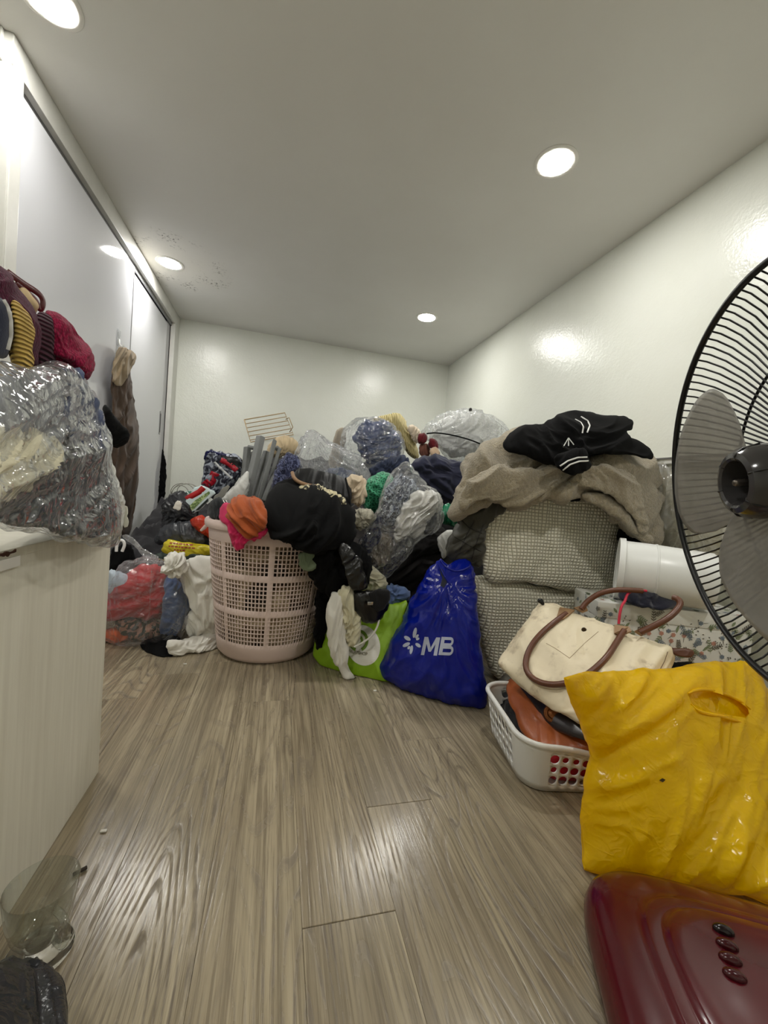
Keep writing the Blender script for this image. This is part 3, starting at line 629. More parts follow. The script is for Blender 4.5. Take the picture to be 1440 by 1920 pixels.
for row, (x0, y0, x1, y1) in enumerate([(318, 1018, 362, 1022), (316, 1024, 366, 1028), (326, 1031, 344, 1032)]):
    x = x0
    while x < x1:
        wd_ = rr.uniform(3, 7); yy = y0+(y1-y0)*(x-x0)/(x1-x0); patch('print_mark', ty, [(x, yy-1.3), (x+wd_, yy-1.1), (x+wd_, yy+1.3), (x, yy+1.3)], RED, yp); x += wd_+1.6
soft('charcoal_bag', [(294, 1010), (300, 990), (328, 978), (368, 980), (398, 1000), (402, 1026), (350, 1024), (310, 1018), (296, 1024)], 2.06, T=.07, Tb=.1, amp=.014, lam=.07, style='plastic', mat=bagplastic('charcoal_bag', (70, 72, 76), .25, .5), label='charcoal plastic bag of clothes between the yellow packet and black bag', cat='bag')
soft('black_bag', [(302, 986), (308, 950), (318, 930), (340, 920), (366, 944), (374, 964), (362, 976), (330, 988), (310, 992)], 2.16, T=.06, Tb=.1, amp=.016, lam=.06, style='plastic', mat=bagplastic('black_bag', (52, 53, 56), .22, .5), label='glossy black plastic bag against the wardrobe stile', cat='bag')
soft('white_card', [(323, 956), (326, 942), (335, 938), (342, 946), (336, 957)], 2.07, T=.004, prof=(6, 3), amp=.001, it=1, mat=plain('card_white', (226, 222, 210), .7), label='small white card lying on the glossy black bag', cat='card')
soft('red_bag', [(356, 972), (384, 966), (404, 976), (404, 1012), (386, 1006), (370, 992), (358, 982)], 2.0, T=.04, Tb=.06, amp=.008, style='plastic', mat=bagplastic('red_bag', (196, 58, 34)), label='red orange plastic bag wedged beside the pink basket rim', cat='bag')
soft('green_pouch', [(336, 944), (340, 928), (352, 918), (366, 920), (362, 936), (346, 948)], 2.22, T=.02, amp=.006, mat=cloth('green_white_print', (40, 92, 74), 'print', c2=(210, 220, 214), scale=2), label='green and white pouch behind the picture package', cat='bag')
pp = soft('picture_package', [(340, 945), (373, 907), (386, 913), (407, 922), (394, 936), (366, 964), (358, 962)], 2.12, T=.012, Tb=.02, prof=(7, 3), amp=.001, it=1, mat=plain('package_pale', (206, 222, 224), .25), label='flat package with a landscape picture and a red stripe on the left pile', cat='packet')
tp = bvh(pp)
strip('stripe', tp, [(341, 943), (354, 933), (374, 922), (382, 914)], .026, plain('stripe_red', (178, 34, 36), .35), pp, label='red stripe')
patch('picture', tp, [(352, 952), (366, 938), (384, 926), (392, 921), (394, 925), (378, 940), (362, 956), (357, 958)], cloth('landscape_print', (112, 138, 84), 'print', c2=(188, 206, 150), scale=2), pp)
patch('dark_edge', tp, [(358, 960), (366, 963), (394, 936), (390, 934), (366, 957)], plain('edge_dark', (30, 44, 42), .4), pp)
cc = empty('plastic_cord', ony(340, 930, 2.6), 'loose coil of clear plastic cord against the back wall', 'cord')
for k_, (cx_, cy_, rx_, ry_) in enumerate([(342, 922, 22, 16), (348, 926, 26, 20), (338, 932, 18, 22), (352, 920, 20, 13)]):
    tubepx('loop', [(cx_+rx_*math.cos(a), cy_+ry_*math.sin(a), 2.6+.02*k_+.03*math.sin(a)) for a in np.linspace(2.6, 7.2, 16)], .0022, plain('cord_clear', (206, 204, 192), .25, Transmission__Weight=.5), cc, 6, 40)
mp_ = soft('printed_bag', [(383, 900), (383, 854), (391, 843), (425, 852), (447, 854), (462, 876), (456, 888), (442, 902), (428, 926), (408, 938), (392, 930), (376, 915)], 2.42, T=.05, Tb=.08, prof=(4, 2.2), amp=.014, lam=.05, ang=60, style='plastic', mat=cloth('dark_multi_print', (52, 54, 66), 'print', rough=.25, c2=(150, 156, 168), scale=.9, sheen=0), label='glossy patterned plastic bag leaning on the back wall left of the chairs', cat='bag')
tm = bvh(mp_)
strip('rim', tm, [(385, 862), (388, 850), (396, 847), (410, 851), (424, 855)], .018, plain('rim_navy', (22, 26, 74), .25), mp_)
patch('panel', tm, [(414, 854), (445, 857), (458, 876), (446, 881), (430, 868)], plain('panel_black', (20, 20, 22), .3), mp_, label='black panel')
strip('band', tm, [(414, 862), (430, 870), (444, 882)], .028, plain('band_red', (176, 26, 44), .3), mp_, label='red band')
strip('band', tm, [(383, 912), (396, 902), (404, 886)], .045, plain('band_red', (176, 26, 44)), mp_, label='red band')
strip('band', tm, [(402, 866), (420, 884), (436, 898)], .012, plain('band_white', (222, 222, 222), .3), mp_, label='white band')
soft('white_bag', [(412, 938), (430, 920), (446, 904), (458, 886), (467, 882), (468, 905), (461, 936), (442, 950), (420, 948)], 2.2, T=.04, Tb=.06, amp=.010, lam=.06, ang=55, st=3, style='plastic', mat=bagplastic('white_bag', (226, 226, 220)), label='white plastic bag stuffed between the patterned bag and the chairs', cat='bag')
soft('grey_board', [(394, 940), (424, 908), (433, 914), (404, 950)], 2.25, T=.006, prof=(8, 3), amp=0, it=1, mat=plain('board_grey', (128, 126, 118), .6), label='narrow grey board slanting beside the white plastic bag', cat='board')

# ---------------------------------------------------------------- back pile
GREY = plain('stool_grey', (112, 114, 112), .45, .05)
def beam(parent, pts, w, name='leg'):
    W = np.array([ony(*p) for p in pts]); o = MB().tube(resample(W, 8, False), w, 4, flat=.55).build(name, GREY, parent)
    bv = o.modifiers.new('bevel', 'BEVEL'); bv.width = .004; bv.segments = 2; return o
fs = empty('folding_stool', ony(470, 925, 2.2), 'folded grey plastic stool, left of two standing behind the pink basket', 'stool', 'folded grey stools')
for pts, w_ in [([(489, 818, 2.35), (480, 858, 2.3), (468, 905, 2.24), (456, 945, 2.2)], .026), ([(464, 838, 2.42), (460, 880, 2.38), (452, 930, 2.3)], .022), ([(500, 846, 2.38), (488, 885, 2.33), (474, 935, 2.25)], .022)]: beam(fs, pts, w_)
beam(fs, [(464, 838, 2.42), (486, 842, 2.40)], .014, 'rail'); soft('web', [(466, 846), (484, 846), (482, 880), (466, 884)], 2.42, T=.01, prof=(6, 3), amp=0, mat=GREY, parent=fs)
fs = empty('folding_stool', ony(505, 925, 2.2), 'folded grey plastic stool, right of two standing behind the pink basket', 'stool', 'folded grey stools')
for pts, w_ in [([(515, 826, 2.32), (507, 860, 2.27), (496, 900, 2.2), (486, 940, 2.14)], .024), ([(545, 850, 2.3), (524, 880, 2.25), (508, 905, 2.2), (494, 940, 2.14)], .019), ([(524, 842, 2.35), (512, 880, 2.28), (500, 940, 2.2)], .02)]: beam(fs, pts, w_)
beam(fs, [(516, 838, 2.36), (526, 846, 2.36)], .016, 'rail')
wr = empty('wire_rack', ony(505, 830, 3.1), 'beige wire rack standing on the pile against the back wall', 'rack')
WIRE = plain('beige_wire', (176, 154, 116), .45)
a_, b_, c_, d_ = (458, 787), (534, 774), (550, 815), (470, 829)
LP = lambda p, q, t: (p[0]+(q[0]-p[0])*t, p[1]+(q[1]-p[1])*t)
def wl(pts, r=.0034, name='wire'): return MB().tube(np.array([ony(*p) for p in pts]), r, 6).build(name, WIRE, wr, True)
for dy in (3.08, 3.24):
    wl([a_+(dy,), b_+(dy,), c_+(dy,), d_+(dy,), a_+(dy,)], .0045, 'frame')
for k_ in range(1, 6): t_ = k_/5.5; wl([LP(a_, d_, t_)+(3.08,), LP(b_, c_, t_)+(3.08,)])
for k_ in range(0, 4): t_ = k_/3; wl([LP(a_, b_, t_)+(3.08,), LP(a_, b_, t_)+(3.24,)])
wl([(536, 786, 3.08), (542, 783, 3.05), (549, 801, 3.05), (543, 810, 3.08)], .0034, 'handle')
soft('straw_hat', [(498, 852), (506, 828), (528, 815), (554, 822), (566, 842), (556, 858), (536, 850), (520, 862)], 2.75, T=.08, Tb=.12, amp=.006, mat=cloth('straw', (196, 176, 142), 'weave'), label='beige rounded cloth hat behind the grey stools', cat='hat')
soft('navy_print_cloth', [(508, 924), (516, 884), (532, 852), (556, 850), (566, 880), (548, 912), (524, 930)], 1.98, T=.05, Tb=.06, amp=.012, lam=.05, mat=cloth('navy_dots', (38, 42, 68), 'print', c2=(92, 98, 130), scale=2.2), label='navy patterned cloth between the grey stools and a clear bag', cat='clothes')
soft('blue_cloth', [(600, 895), (612, 880), (640, 876), (668, 888), (676, 902), (640, 906)], 2.12, T=.03, Tb=.06, amp=.008, mat=cloth('slate_blue', (86, 94, 120)), label='slate blue cloth in the bottom of the peaked clear bag', cat='clothes')
soft('clear_bag', [(538, 896), (552, 852), (565, 822), (580, 806), (592, 808), (612, 826), (640, 838), (668, 852), (687, 872), (695, 905), (668, 908), (636, 900), (600, 896), (568, 900)], 2.02, T=.09, Tb=.12, prof=(2.6, 1.8), amp=.02, lam=.10, ang=70, st=2, style='plastic', gather=(586, 808), mat=FILM2, label='peaked clear plastic bag behind the black clothes on the basket', cat='bag', N=160, R=36)
soft('cardboard', [(612, 880), (629, 808), (640, 799), (652, 803), (640, 884)], 2.5, T=.02, prof=(6, 3), amp=.002, it=1, mat=plain('card_grey', (168, 158, 142), .8, .1), label='grey cardboard corner sticking up behind the clear bags', cat='card')
soft('jeans_roll', [(664, 818), (676, 794), (706, 789), (738, 802), (755, 830), (746, 856), (716, 870), (690, 866), (672, 846)], 2.36, T=.10, Tb=.12, amp=.022, lam=.055, ang=10, st=3, mat=cloth('denim_roll', (62, 76, 116), var=.25), label='rolled blue jeans packed in a shrunken clear bag', cat='clothes')
soft('navy_roll', [(690, 880), (712, 866), (746, 850), (772, 864), (764, 882), (730, 900), (698, 900)], 2.2, T=.06, Tb=.08, amp=.012, lam=.05, mat=cloth('navy_roll', (48, 56, 78)), label='navy roll of cloth below the bag of jeans', cat='clothes')
soft('clear_bag', [(636, 852), (642, 812), (658, 790), (690, 780), (726, 788), (746, 803), (760, 830), (754, 858), (768, 868), (752, 890), (716, 905), (690, 900), (668, 884), (648, 868)], 2.30, T=.12, Tb=.16, prof=(3, 2), amp=.014, lam=.07, ang=40, style='plastic', mat=FILM, label='shrunken clear storage bag of jeans on top of the pile', cat='bag', N=160, R=36)
soft('yellow_cardigan', [(690, 786), (720, 780), (748, 773), (758, 785), (763, 800), (776, 815), (785, 848), (782, 864), (764, 852), (752, 828), (742, 806), (718, 793)], 2.46, T=.06, Tb=.1, amp=.008, lam=.08, ang=-50, mat=cloth('butter_rib', (220, 206, 150), 'rib', scale=.8, axis=0, c2=(168, 150, 96)), label='butter yellow ribbed cardigan on top of the pile', cat='clothes')
soft('cream_lace', [(763, 800), (775, 796), (789, 810), (788, 832), (774, 826)], 2.4, T=.03, amp=.01, lam=.03, mat=cloth('cream_lace', (216, 200, 178)), label='scrap of cream lace between the yellow cardigan and the white bag', cat='clothes')
Yb = lambda x: 2.42-(x-785)/165*.36
soft('white_quilt', [(x, y, Yb(x)+.04) for x, y in [(806, 808), (822, 790), (850, 776), (884, 773), (912, 782), (936, 798), (930, 826), (900, 846), (866, 856), (842, 856), (826, 836)]], 0, T=.09, Tb=.14, amp=.02, lam=.08, ang=40, mat=cloth('quilt_white', (226, 226, 220)), label='white quilt stuffed in the big clear bag by the corner', cat='quilt')
wbg = soft('clear_bag', [(x, y, Yb(x)) for x, y in [(788, 812), (800, 794), (830, 775), (858, 768), (886, 766), (916, 774), (938, 790), (956, 802), (948, 832), (918, 852), (880, 862), (850, 874), (836, 866), (824, 842), (808, 832), (794, 824)]], 0, T=.11, Tb=.16, prof=(2.6, 1.9), amp=.016, lam=.07, ang=55, style='plastic', gather=(882, 770, 2.2), mat=FILM2, label='big clear bag stuffed with a white quilt in the far right corner', cat='bag', N=180, R=40)
kp = ony(882, 769, 2.16); MB().lathe([(0, -.008), (.008, -.005), (.01, .003), (.006, .012), (0, .014)], 14, kp).build('knot', plain('knot_black', (30, 26, 20), .6), wbg, True)
mg = empty('maroon_garment', ony(802, 860, 2.1), 'maroon garment with black lace trim in front of the white quilt bag', 'clothes')
MAR = cloth('maroon_cloth', (98, 22, 30))
soft('cup', [(783, 818), (788, 812), (800, 813), (802, 826), (792, 834), (784, 830)], 2.12, T=.03, amp=.004, mat=MAR, parent=mg)
soft('cup', [(803, 826), (812, 820), (822, 828), (823, 848), (812, 842), (804, 838)], 2.10, T=.03, amp=.004, mat=MAR, parent=mg)
soft('lining', [(785, 836), (800, 830), (807, 842), (805, 860), (790, 858)], 2.13, T=.02, amp=.004, mat=cloth('brown_lining', (110, 70, 58)), parent=mg, label='brown lining')
tubepx('lace_trim', [(800, 813, 2.1), (818, 811, 2.07), (850, 816, 2.05), (880, 824, 2.02), (900, 832, 2.0)], .004, BLK, mg, 6)
soft('beige_cloth', [(806, 842), (818, 838), (826, 850), (818, 862), (806, 858)], 2.08, T=.03, amp=.006, mat=cloth('beige_skin', (206, 178, 150)), label='small beige cloth under the maroon garment', cat='clothes')
soft('navy_jacket', [(762, 874), (790, 862), (812, 852), (836, 864), (862, 868), (900, 860), (922, 848), (918, 880), (896, 914), (874, 934), (850, 946), (826, 938), (798, 914), (776, 894)], 1.92, T=.07, Tb=.14, amp=.022, lam=.09, ang=-20, mat=cloth('navy_jacket', (44, 46, 66), var=.18), label='navy jacket spread below the white quilt bag', cat='clothes')
soft('green_net', [(676, 936), (684, 908), (700, 890), (722, 885), (740, 892), (740, 918), (724, 946), (706, 962), (688, 958)], 1.78, T=.07, Tb=.09, amp=.010, lam=.04, style='plastic', mat=cloth('green_net', (18, 104, 70), 'net', c2=(70, 160, 120), rough=.4, scale=1.1), label='green mesh bag in the middle of the pile', cat='bag')
soft('beige_cloth', [(643, 904), (660, 891), (681, 894), (687, 920), (682, 946), (670, 950), (656, 934)], 1.62, T=.05, Tb=.06, amp=.014, lam=.04, ang=60, mat=cloth('beige_blouse', (206, 188, 162)), label='beige blouse beside the green mesh bag', cat='clothes')
soft('cream_fleece', [(660, 952), (684, 954), (702, 962), (697, 980), (682, 994), (664, 990)], 1.52, T=.04, Tb=.05, amp=.012, lam=.03, mat=cloth('cream_fleece', (226, 220, 198), 'fleece', scale=1.2), label='cream fleece cuff below the beige blouse', cat='clothes')

# ================================================================ pink laundry basket
PINK = plain('basket_pink', (226, 204, 196), .38, .03)
bk = empty('laundry_basket', (0, 1.645, 0), 'tall pink plastic lattice laundry basket heaped with clothes on the floor', 'basket')
BXc, BYc, BH = -.002, 1.645, .50
def brad(z): return .183+.062*min(1, max(0, z/BH))**.9
m = MB()
z_rows = [(.075+.128*k, .075+.128*k+.108) for k in range(3)]; nrow = 7; npan, nper = 8, 12
angs = []
for p_ in range(npan):
    a0 = 2*PI*p_/npan; da = 2*PI/npan; rib = .09
    angs.append((a0-rib/2*da, a0+rib/2*da, False)); w_ = da*(1-rib)/nper
    for q in range(nper):
        s0 = a0+rib/2*da+q*w_; angs.append((s0, s0+w_*.70, True))
        if q < nper-1: angs.append((s0+w_*.70, s0+w_, False))
        else: angs.append((s0+w_*.70, a0+da-rib/2*da, False))
zs = [0.0, .004, .02, .06]; hole = [False]*3
for z0, z1 in z_rows:
    hz = (z1-z0)/nrow; zs.append(z0); hole.append(False)
    for r_ in range(nrow):
        zs.append(z0+hz*(r_+.78)); hole.append(True); zs.append(z0+hz*(r_+1)); hole.append(False)
zs.append(.490); hole.append(False)
A = []
for a0, a1, h_ in angs: A.append(a0)
nA = len(A); V = []
for z in zs:
    r = brad(z)-(.018*(1-min(1, z/.02))**2 if z < .02 else 0)
    for a in A: V.append((BXc+r*math.cos(a), BYc+r*math.sin(a), z))
Fc = []
for i in range(len(zs)-1):
    for j in range(nA):
        if hole[i] and angs[j][2]: continue
        j2 = (j+1) % nA; Fc.append([i*nA+j, i*nA+j2, (i+1)*nA+j2, (i+1)*nA+j])
wall = mesh_obj('lattice_wall', V, Fc, PINK, bk); sl = wall.modifiers.new('thickness', 'SOLIDIFY'); sl.thickness = .0028; sl.offset = -1
MB().lathe([(0, .002), (.165, .002), (.165, .006), (0, .006)], 64, (BXc, BYc, 0)).build('bottom', PINK, bk, True)
autosmooth(MB().lathe([(.238, .478), (.252, .478), (.256, .486), (.256, .500), (.252, .507), (.240, .507), (.237, .500)], 96, (BXc, BYc, 0), closed=True).build('rim', PINK, bk), 40)
def lug(a):
    r = .250; x, y = BXc+r*math.cos(a), BYc+r*math.sin(a)
    autosmooth(MB().tube([(x+.004, y-.03, .482), (x+.016*math.cos(a), y-.03, .455), (x+.016*math.cos(a), y+.03, .455), (x+.004, y+.03, .482)], .005, 8).build('handle', PINK, bk))
lug(PI*.98); lug(.02)
# what shows through the lattice
bmz = [(0, .012)]+[(brad(z)-.016+.006*math.sin(z*60), z) for z in np.linspace(.012, .44, 30)]+[(0, .47)]
ml = MB().lathe(bmz, 96, (BXc, BYc, 0)); Vv = np.concatenate(ml.v); c0 = np.array([BXc, BYc, 0])
rad = (Vv-c0)*[1, 1, 0]; rn = np.linalg.norm(rad, axis=1, keepdims=True)+1e-6
Vv = Vv-rad/rn*(np.abs(perlin(Vv*16))[:, None]*.035*np.clip(rn/.1, 0, 1))
def contents_mat():
    t = NT('basket_contents'); co = t.coords(); n = t.noise(co, 9, 3, .5, .8)
    col = t.ramp(n, [(.36, lin((52, 44, 40))), (.44, lin((150, 128, 104))), (.52, lin((214, 196, 164))), (.7, lin((226, 210, 182)))])
    return t.done(t.pbr(col, .95))
tag(mesh_obj('basket_clothes', Vv, ml.f, contents_mat()), 'cream and brown clothes showing through the lattice of the pink basket', 'clothes')

# ---------------------------------------------------------------- on the basket
soft('black_sock', [(391, 962, 1.60), (391, 946, 1.60), (404, 932, 1.58), (420, 934, 1.56), (430, 950, 1.54), (430, 972, 1.52), (412, 976, 1.53), (395, 974, 1.58)], 0, T=.03, Tb=.05, amp=.008, lam=.04, mat=cloth('black_sock', (34, 36, 38)), label='black sock with white stripes at the left rim of the pink basket', cat='sock')
ts = bvh(bpy.data.objects['black_sock'])
for d_ in (0, 5): strip('stripe', ts, [(417+d_, 936), (422+d_, 944), (425+d_, 952)], .003, WHITE, bpy.data.objects['black_sock'], label='white stripe')
soft('pink_cloth', [(410, 956, 1.49), (422, 942, 1.49), (442, 948, 1.46), (452, 975, 1.41), (474, 990, 1.37), (500, 984, 1.35), (499, 1000, 1.35), (485, 1013, 1.36), (466, 1010, 1.38), (450, 1033, 1.40), (438, 1026, 1.41), (431, 1000, 1.43), (427, 985, 1.44), (413, 974, 1.47)], 0, T=.022, Tb=.03, amp=.010, lam=.05, ang=75, mat=cloth('pink_cloth', (210, 44, 96)), label='magenta pink cloth hanging over the rim of the pink basket', cat='clothes')
soft('orange_shirt', [(428, 956, 1.42), (436, 935, 1.44), (450, 928, 1.44), (470, 932, 1.42), (488, 940, 1.38), (498, 956, 1.36), (496, 985, 1.34), (490, 1000, 1.34), (476, 1008, 1.35), (456, 1000, 1.37), (442, 986, 1.39), (432, 970, 1.41)], 0, T=.045, Tb=.06, amp=.020, lam=.06, ang=-35, st=2.2, mat=cloth('orange_shirt', (170, 84, 42)), label='rust orange shirt bunched on the rim of the pink basket', cat='clothes')
bg = empty('black_clothes', (.12, 1.5, .5), 'big bunch of black clothes spilling over the right of the pink basket', 'clothes')
soft('bundle', [(492, 990, 1.36), (490, 962, 1.40), (498, 936, 1.46), (516, 912, 1.52), (545, 902, 1.54), (582, 910, 1.52), (622, 922, 1.48), (652, 938, 1.46), (664, 965, 1.44), (667, 990, 1.42), (656, 1016, 1.40), (630, 1031, 1.37), (590, 1034, 1.34), (550, 1021, 1.33), (515, 1006, 1.34)], 0, T=.10, Tb=.16, prof=(2.4, 2), amp=.028, lam=.11, ang=25, st=1.8, mat=BLK, parent=bg, N=160, R=36)
soft('sleeve', [(578, 1022, 1.40), (610, 1014, 1.40), (650, 1012, 1.42), (684, 1024, 1.42), (700, 1062, 1.42), (692, 1102, 1.42), (664, 1108, 1.42), (640, 1114, 1.41), (620, 1120, 1.40), (602, 1112, 1.40), (588, 1086, 1.40), (582, 1050, 1.40)], 0, T=.055, Tb=.06, amp=.018, lam=.07, ang=70, mat=BLK, parent=bg)
soft('shadow_fill', [(596, 1096), (622, 1112), (618, 1150), (612, 1190), (604, 1216), (594, 1222), (590, 1190), (592, 1140)], 1.47, T=.03, Tb=.04, amp=.01, lam=.05, ang=85, mat=BLK, parent=bg)  # last body is black filler for the shadow below the sleeve
bh_ = empty('black_bag', ony(600, 905, 1.56), 'flat black bag with a tan edge lying on top of the black clothes', 'bag')
soft('body', [(549, 888, 1.56), (556, 879, 1.58), (575, 876, 1.60), (604, 885, 1.60), (640, 893, 1.60), (654, 904, 1.58), (661, 945, 1.52), (646, 936, 1.52), (620, 916, 1.52), (590, 909, 1.52), (562, 905, 1.53), (551, 899, 1.54)], 0, T=.025, Tb=.04, prof=(3, 2), amp=.004, lam=.05, mat=cloth('black_nylon', (11, 11, 12), rough=.5, sheen=.0), parent=bh_)
tubepx('edge', [(548, 886, 1.545), (551, 897, 1.515), (562, 905, 1.50), (578, 910, 1.49), (594, 912, 1.49)], .007, plain('tan_edge', (140, 108, 78), .6), bh_)
tubepx('strap', [(648, 898, 1.56), (652, 915, 1.50), (656, 935, 1.47), (657, 955, 1.44)], .008, BLK, bh_, flat=.4)
soft('striped_knit', [(556, 912, 1.50), (584, 908, 1.49), (612, 914, 1.47), (640, 930, 1.45), (654, 948, 1.43), (640, 952, 1.43), (612, 936, 1.44), (580, 926, 1.46)], 0, T=.03, Tb=.04, amp=.010, lam=.04, mat=cloth('cream_black_knit', (206, 196, 160), 'print', c2=(44, 42, 34), scale=1.2), label='cream and black patterned knit between the black clothes and the black bag', cat='clothes')
gf = soft('green_towel', [(560, 1032), (594, 1033), (592, 1070), (576, 1071), (560, 1068)], 1.385, T=.018, Tb=.02, prof=(5, 2.5), amp=.003, lam=.04, ang=88, it=1, mat=cloth('sage', (122, 138, 112)), label='folded sage green cloth hanging on the basket front under the black clothes', cat='clothes')

# ---------------------------------------------------------------- middle of the pile, front
soft('white_blouse', [(752, 958), (772, 930), (800, 918), (822, 928), (830, 950), (816, 962), (802, 970), (792, 1000), (762, 1012), (738, 1012), (742, 980)], 1.57, T=.05, Tb=.05, amp=.018, lam=.05, ang=50, mat=WHITE, label='crumpled white blouse inside the slumped clear bag', cat='clothes')
soft('navy_print_blouse', [(718, 930), (742, 888), (770, 896), (792, 914), (768, 940), (744, 982), (716, 990)], 1.60, T=.04, Tb=.05, amp=.014, lam=.05, mat=cloth('navy_white_print', (58, 66, 84), 'print', c2=(160, 168, 178), scale=2.2), label='navy and white printed blouse inside the slumped clear bag', cat='clothes')
soft('grey_sock', [(794, 962), (826, 962), (820, 988), (800, 1004), (788, 996)], 1.57, T=.03, amp=.008, mat=CHAR, label='dark grey cloth at the right end of the slumped clear bag', cat='clothes')
soft('taupe_cloth', [(648, 1038), (680, 1012), (715, 996), (740, 1015), (734, 1052), (704, 1066), (668, 1060)], 1.60, T=.05, Tb=.06, amp=.016, lam=.05, mat=cloth('taupe', (118, 108, 94)), label='taupe cloth in the lower part of the slumped clear bag', cat='clothes')
soft('navy_trousers', [(704, 972), (716, 962), (716, 1000), (694, 1038), (676, 1050), (660, 1034)], 1.53, T=.03, Tb=.05, amp=.008, lam=.05, ang=50, mat=cloth('deep_navy', (24, 28, 52)), label='folded navy trousers beside the slumped clear bag', cat='clothes')
soft('clear_bag', [(640, 1056), (678, 1012), (710, 966), (714, 930), (734, 890), (755, 869), (768, 871), (786, 890), (800, 914), (824, 928), (832, 958), (835, 976), (816, 996), (792, 1006), (772, 1026), (747, 1062), (722, 1088), (690, 1084), (662, 1072)], 1.50, T=.07, Tb=.16, prof=(3.2, 2), amp=.014, lam=.075, ang=55, st=2.5, style='plastic', mat=FILM, label='slumped clear plastic bag with a peaked top in the middle of the pile', cat='bag', N=180, R=40)
soft('cream_shirt', [(650, 1042), (664, 1040), (690, 1058), (724, 1080), (727, 1100), (722, 1106), (690, 1110), (664, 1098)], 1.47, T=.03, Tb=.06, amp=.012, lam=.05, ang=-30, mat=cloth('cream_shirt', (212, 206, 176)), label='cream shirt under the slumped clear bag', cat='clothes')
soft('black_skirt', [(720, 1078), (746, 1062), (772, 1026), (802, 1006), (832, 986), (846, 1008), (826, 1050), (806, 1090), (780, 1120), (740, 1116)], 1.56, T=.05, Tb=.1, amp=.02, lam=.07, ang=40, st=3, mat=cloth('black_skirt', (26, 23, 22), sheen=.03), label='pleated black skirt between the slumped clear bag and the blue bag', cat='clothes')
soft('denim_cloth', [(724, 1098), (736, 1096), (748, 1102), (758, 1100), (768, 1116), (760, 1132), (738, 1146), (722, 1140)], 1.46, T=.03, Tb=.05, amp=.010, lam=.04, mat=cloth('denim_light', (88, 108, 148)), label='light blue denim cloth in the top of the green bag', cat='clothes')
soft('green_bag', [(828, 950), (848, 944), (870, 958), (872, 980), (842, 988), (828, 976)], 1.66, T=.04, Tb=.06, amp=.012, style='plastic', mat=bagplastic('green_bag_plastic', (22, 128, 88), .2), label='green plastic bag wedged left of the beige blanket', cat='bag')
soft('white_wrapper', [(818, 1008), (834, 996), (862, 992), (850, 1015), (834, 1050), (826, 1042), (820, 1024)], 1.5, T=.02, Tb=.03, amp=.008, style='plastic', mat=bagplastic('white_bag', (226, 226, 220)), label='small white plastic wrapper above the handles of the blue bag', cat='packet')
pf = soft('puffer_jacket', [(834, 1040, 1.30), (850, 1002, 1.30), (860, 984, 1.30), (858, 950, 1.30), (874, 932, 1.28), (906, 926, 1.26), (944, 930, 1.24), (956, 950, 1.24), (932, 968, 1.24), (914, 974, 1.24), (909, 1000, 1.25), (906, 1066, 1.26), (880, 1056, 1.28), (856, 1050, 1.29)], 0, T=.045, Tb=.08, amp=.014, lam=.08, ang=35, mat=cloth('olive_puffer', (68, 66, 58), rough=.6), label='dark olive quilted jacket hanging out from under the beige blanket', cat='jacket')
tpf = bvh(pf); SEAM = plain('seam_dark', (34, 33, 29), .8)
for ln in [[(866, 976), (880, 990), (904, 1000)], [(852, 1006), (872, 1018), (902, 1034)], [(890, 976), (876, 1000), (862, 1034)], [(906, 984), (894, 1016), (884, 1050)]]: strip('quilt_seam', tpf, ln, .003, SEAM, pf)

# ---------------------------------------------------------------- green shop bag
gbm = bagplastic('lime_bag', (142, 184, 26), .5, .12, .1, .6)
sg = soft('shop_bag', [(585, 1246, 1.475), (650, 1263, 1.385), (724, 1284, 1.30), (738, 1260, 1.31), (752, 1165, 1.38), (767, 1122, 1.43), (745, 1134, 1.43), (700, 1122, 1.46), (640, 1112, 1.50), (606, 1112, 1.52), (596, 1180, 1.50)], 0, T=.028, Tb=.12, prof=(4, 1.5), amp=.007, lam=.14, ang=70, it=1, mat=gbm, label='lime green shop bag with a round white logo beside the pink basket', cat='bag', N=160, R=34, jit=.001)
tg = bvh(sg); LOGOW = plain('logo_white', (226, 224, 214), .6); LOGOG = plain('logo_green', (104, 136, 40), .6); LOGOB = plain('logo_brown', (110, 106, 84), .6)
patch('logo_disc', tg, [(681+32*math.cos(a), 1210+38*math.sin(a)+.12*32*math.cos(a)) for a in np.linspace(0, 2*PI, 40, endpoint=False)], LOGOW, sg, .002, 4)
for r0, r1, a0, a1 in [(15, 21, -1.3, 1.2), (15, 21, 1.9, 4.2), (5, 10, -1.2, 1.4)]:
    aa = np.linspace(a0, a1, 14)
    patch('logo_ring', tg, [(672+r1*math.cos(a)*.9, 1201+r1*math.sin(a)) for a in aa]+[(672+r0*math.cos(a)*.9, 1201+r0*math.sin(a)) for a in aa[::-1]], LOGOG, sg, .0035, 3)
lettering('lettering', tg, 'FRUITSHOP', (653, 1223.5), (6.9, 1.15), (.6, -8.2), LOGOB, sg, .012, .0035)
cg = empty('white_cloth', ony(640, 1270, 1.38), 'white cotton cloth with a cord hanging down over the lime green bag', 'clothes')
soft('tail', [(613, 1130), (622, 1112), (634, 1112), (640, 1130), (648, 1160), (650, 1200), (651, 1262), (660, 1268), (669, 1272), (661, 1280), (649, 1277), (634, 1246), (622, 1240), (616, 1190)], 1.34, T=.018, Tb=.02, amp=.010, lam=.05, ang=85, st=5, mat=WHITE, parent=cg)
soft('panel', [(628, 1118), (640, 1096), (655, 1098), (668, 1116), (674, 1150), (674, 1198), (662, 1212), (650, 1210), (644, 1160)], 1.345, T=.025, Tb=.03, amp=.014, lam=.045, ang=80, st=3, mat=cloth('ivory_cotton', (226, 220, 190)), parent=cg)
tubepx('cord', [(664, 1213, 1.325), (684, 1203, 1.322), (700, 1190, 1.32), (710, 1170, 1.325), (712, 1150, 1.33)], .0035, WHITE, cg, 8)
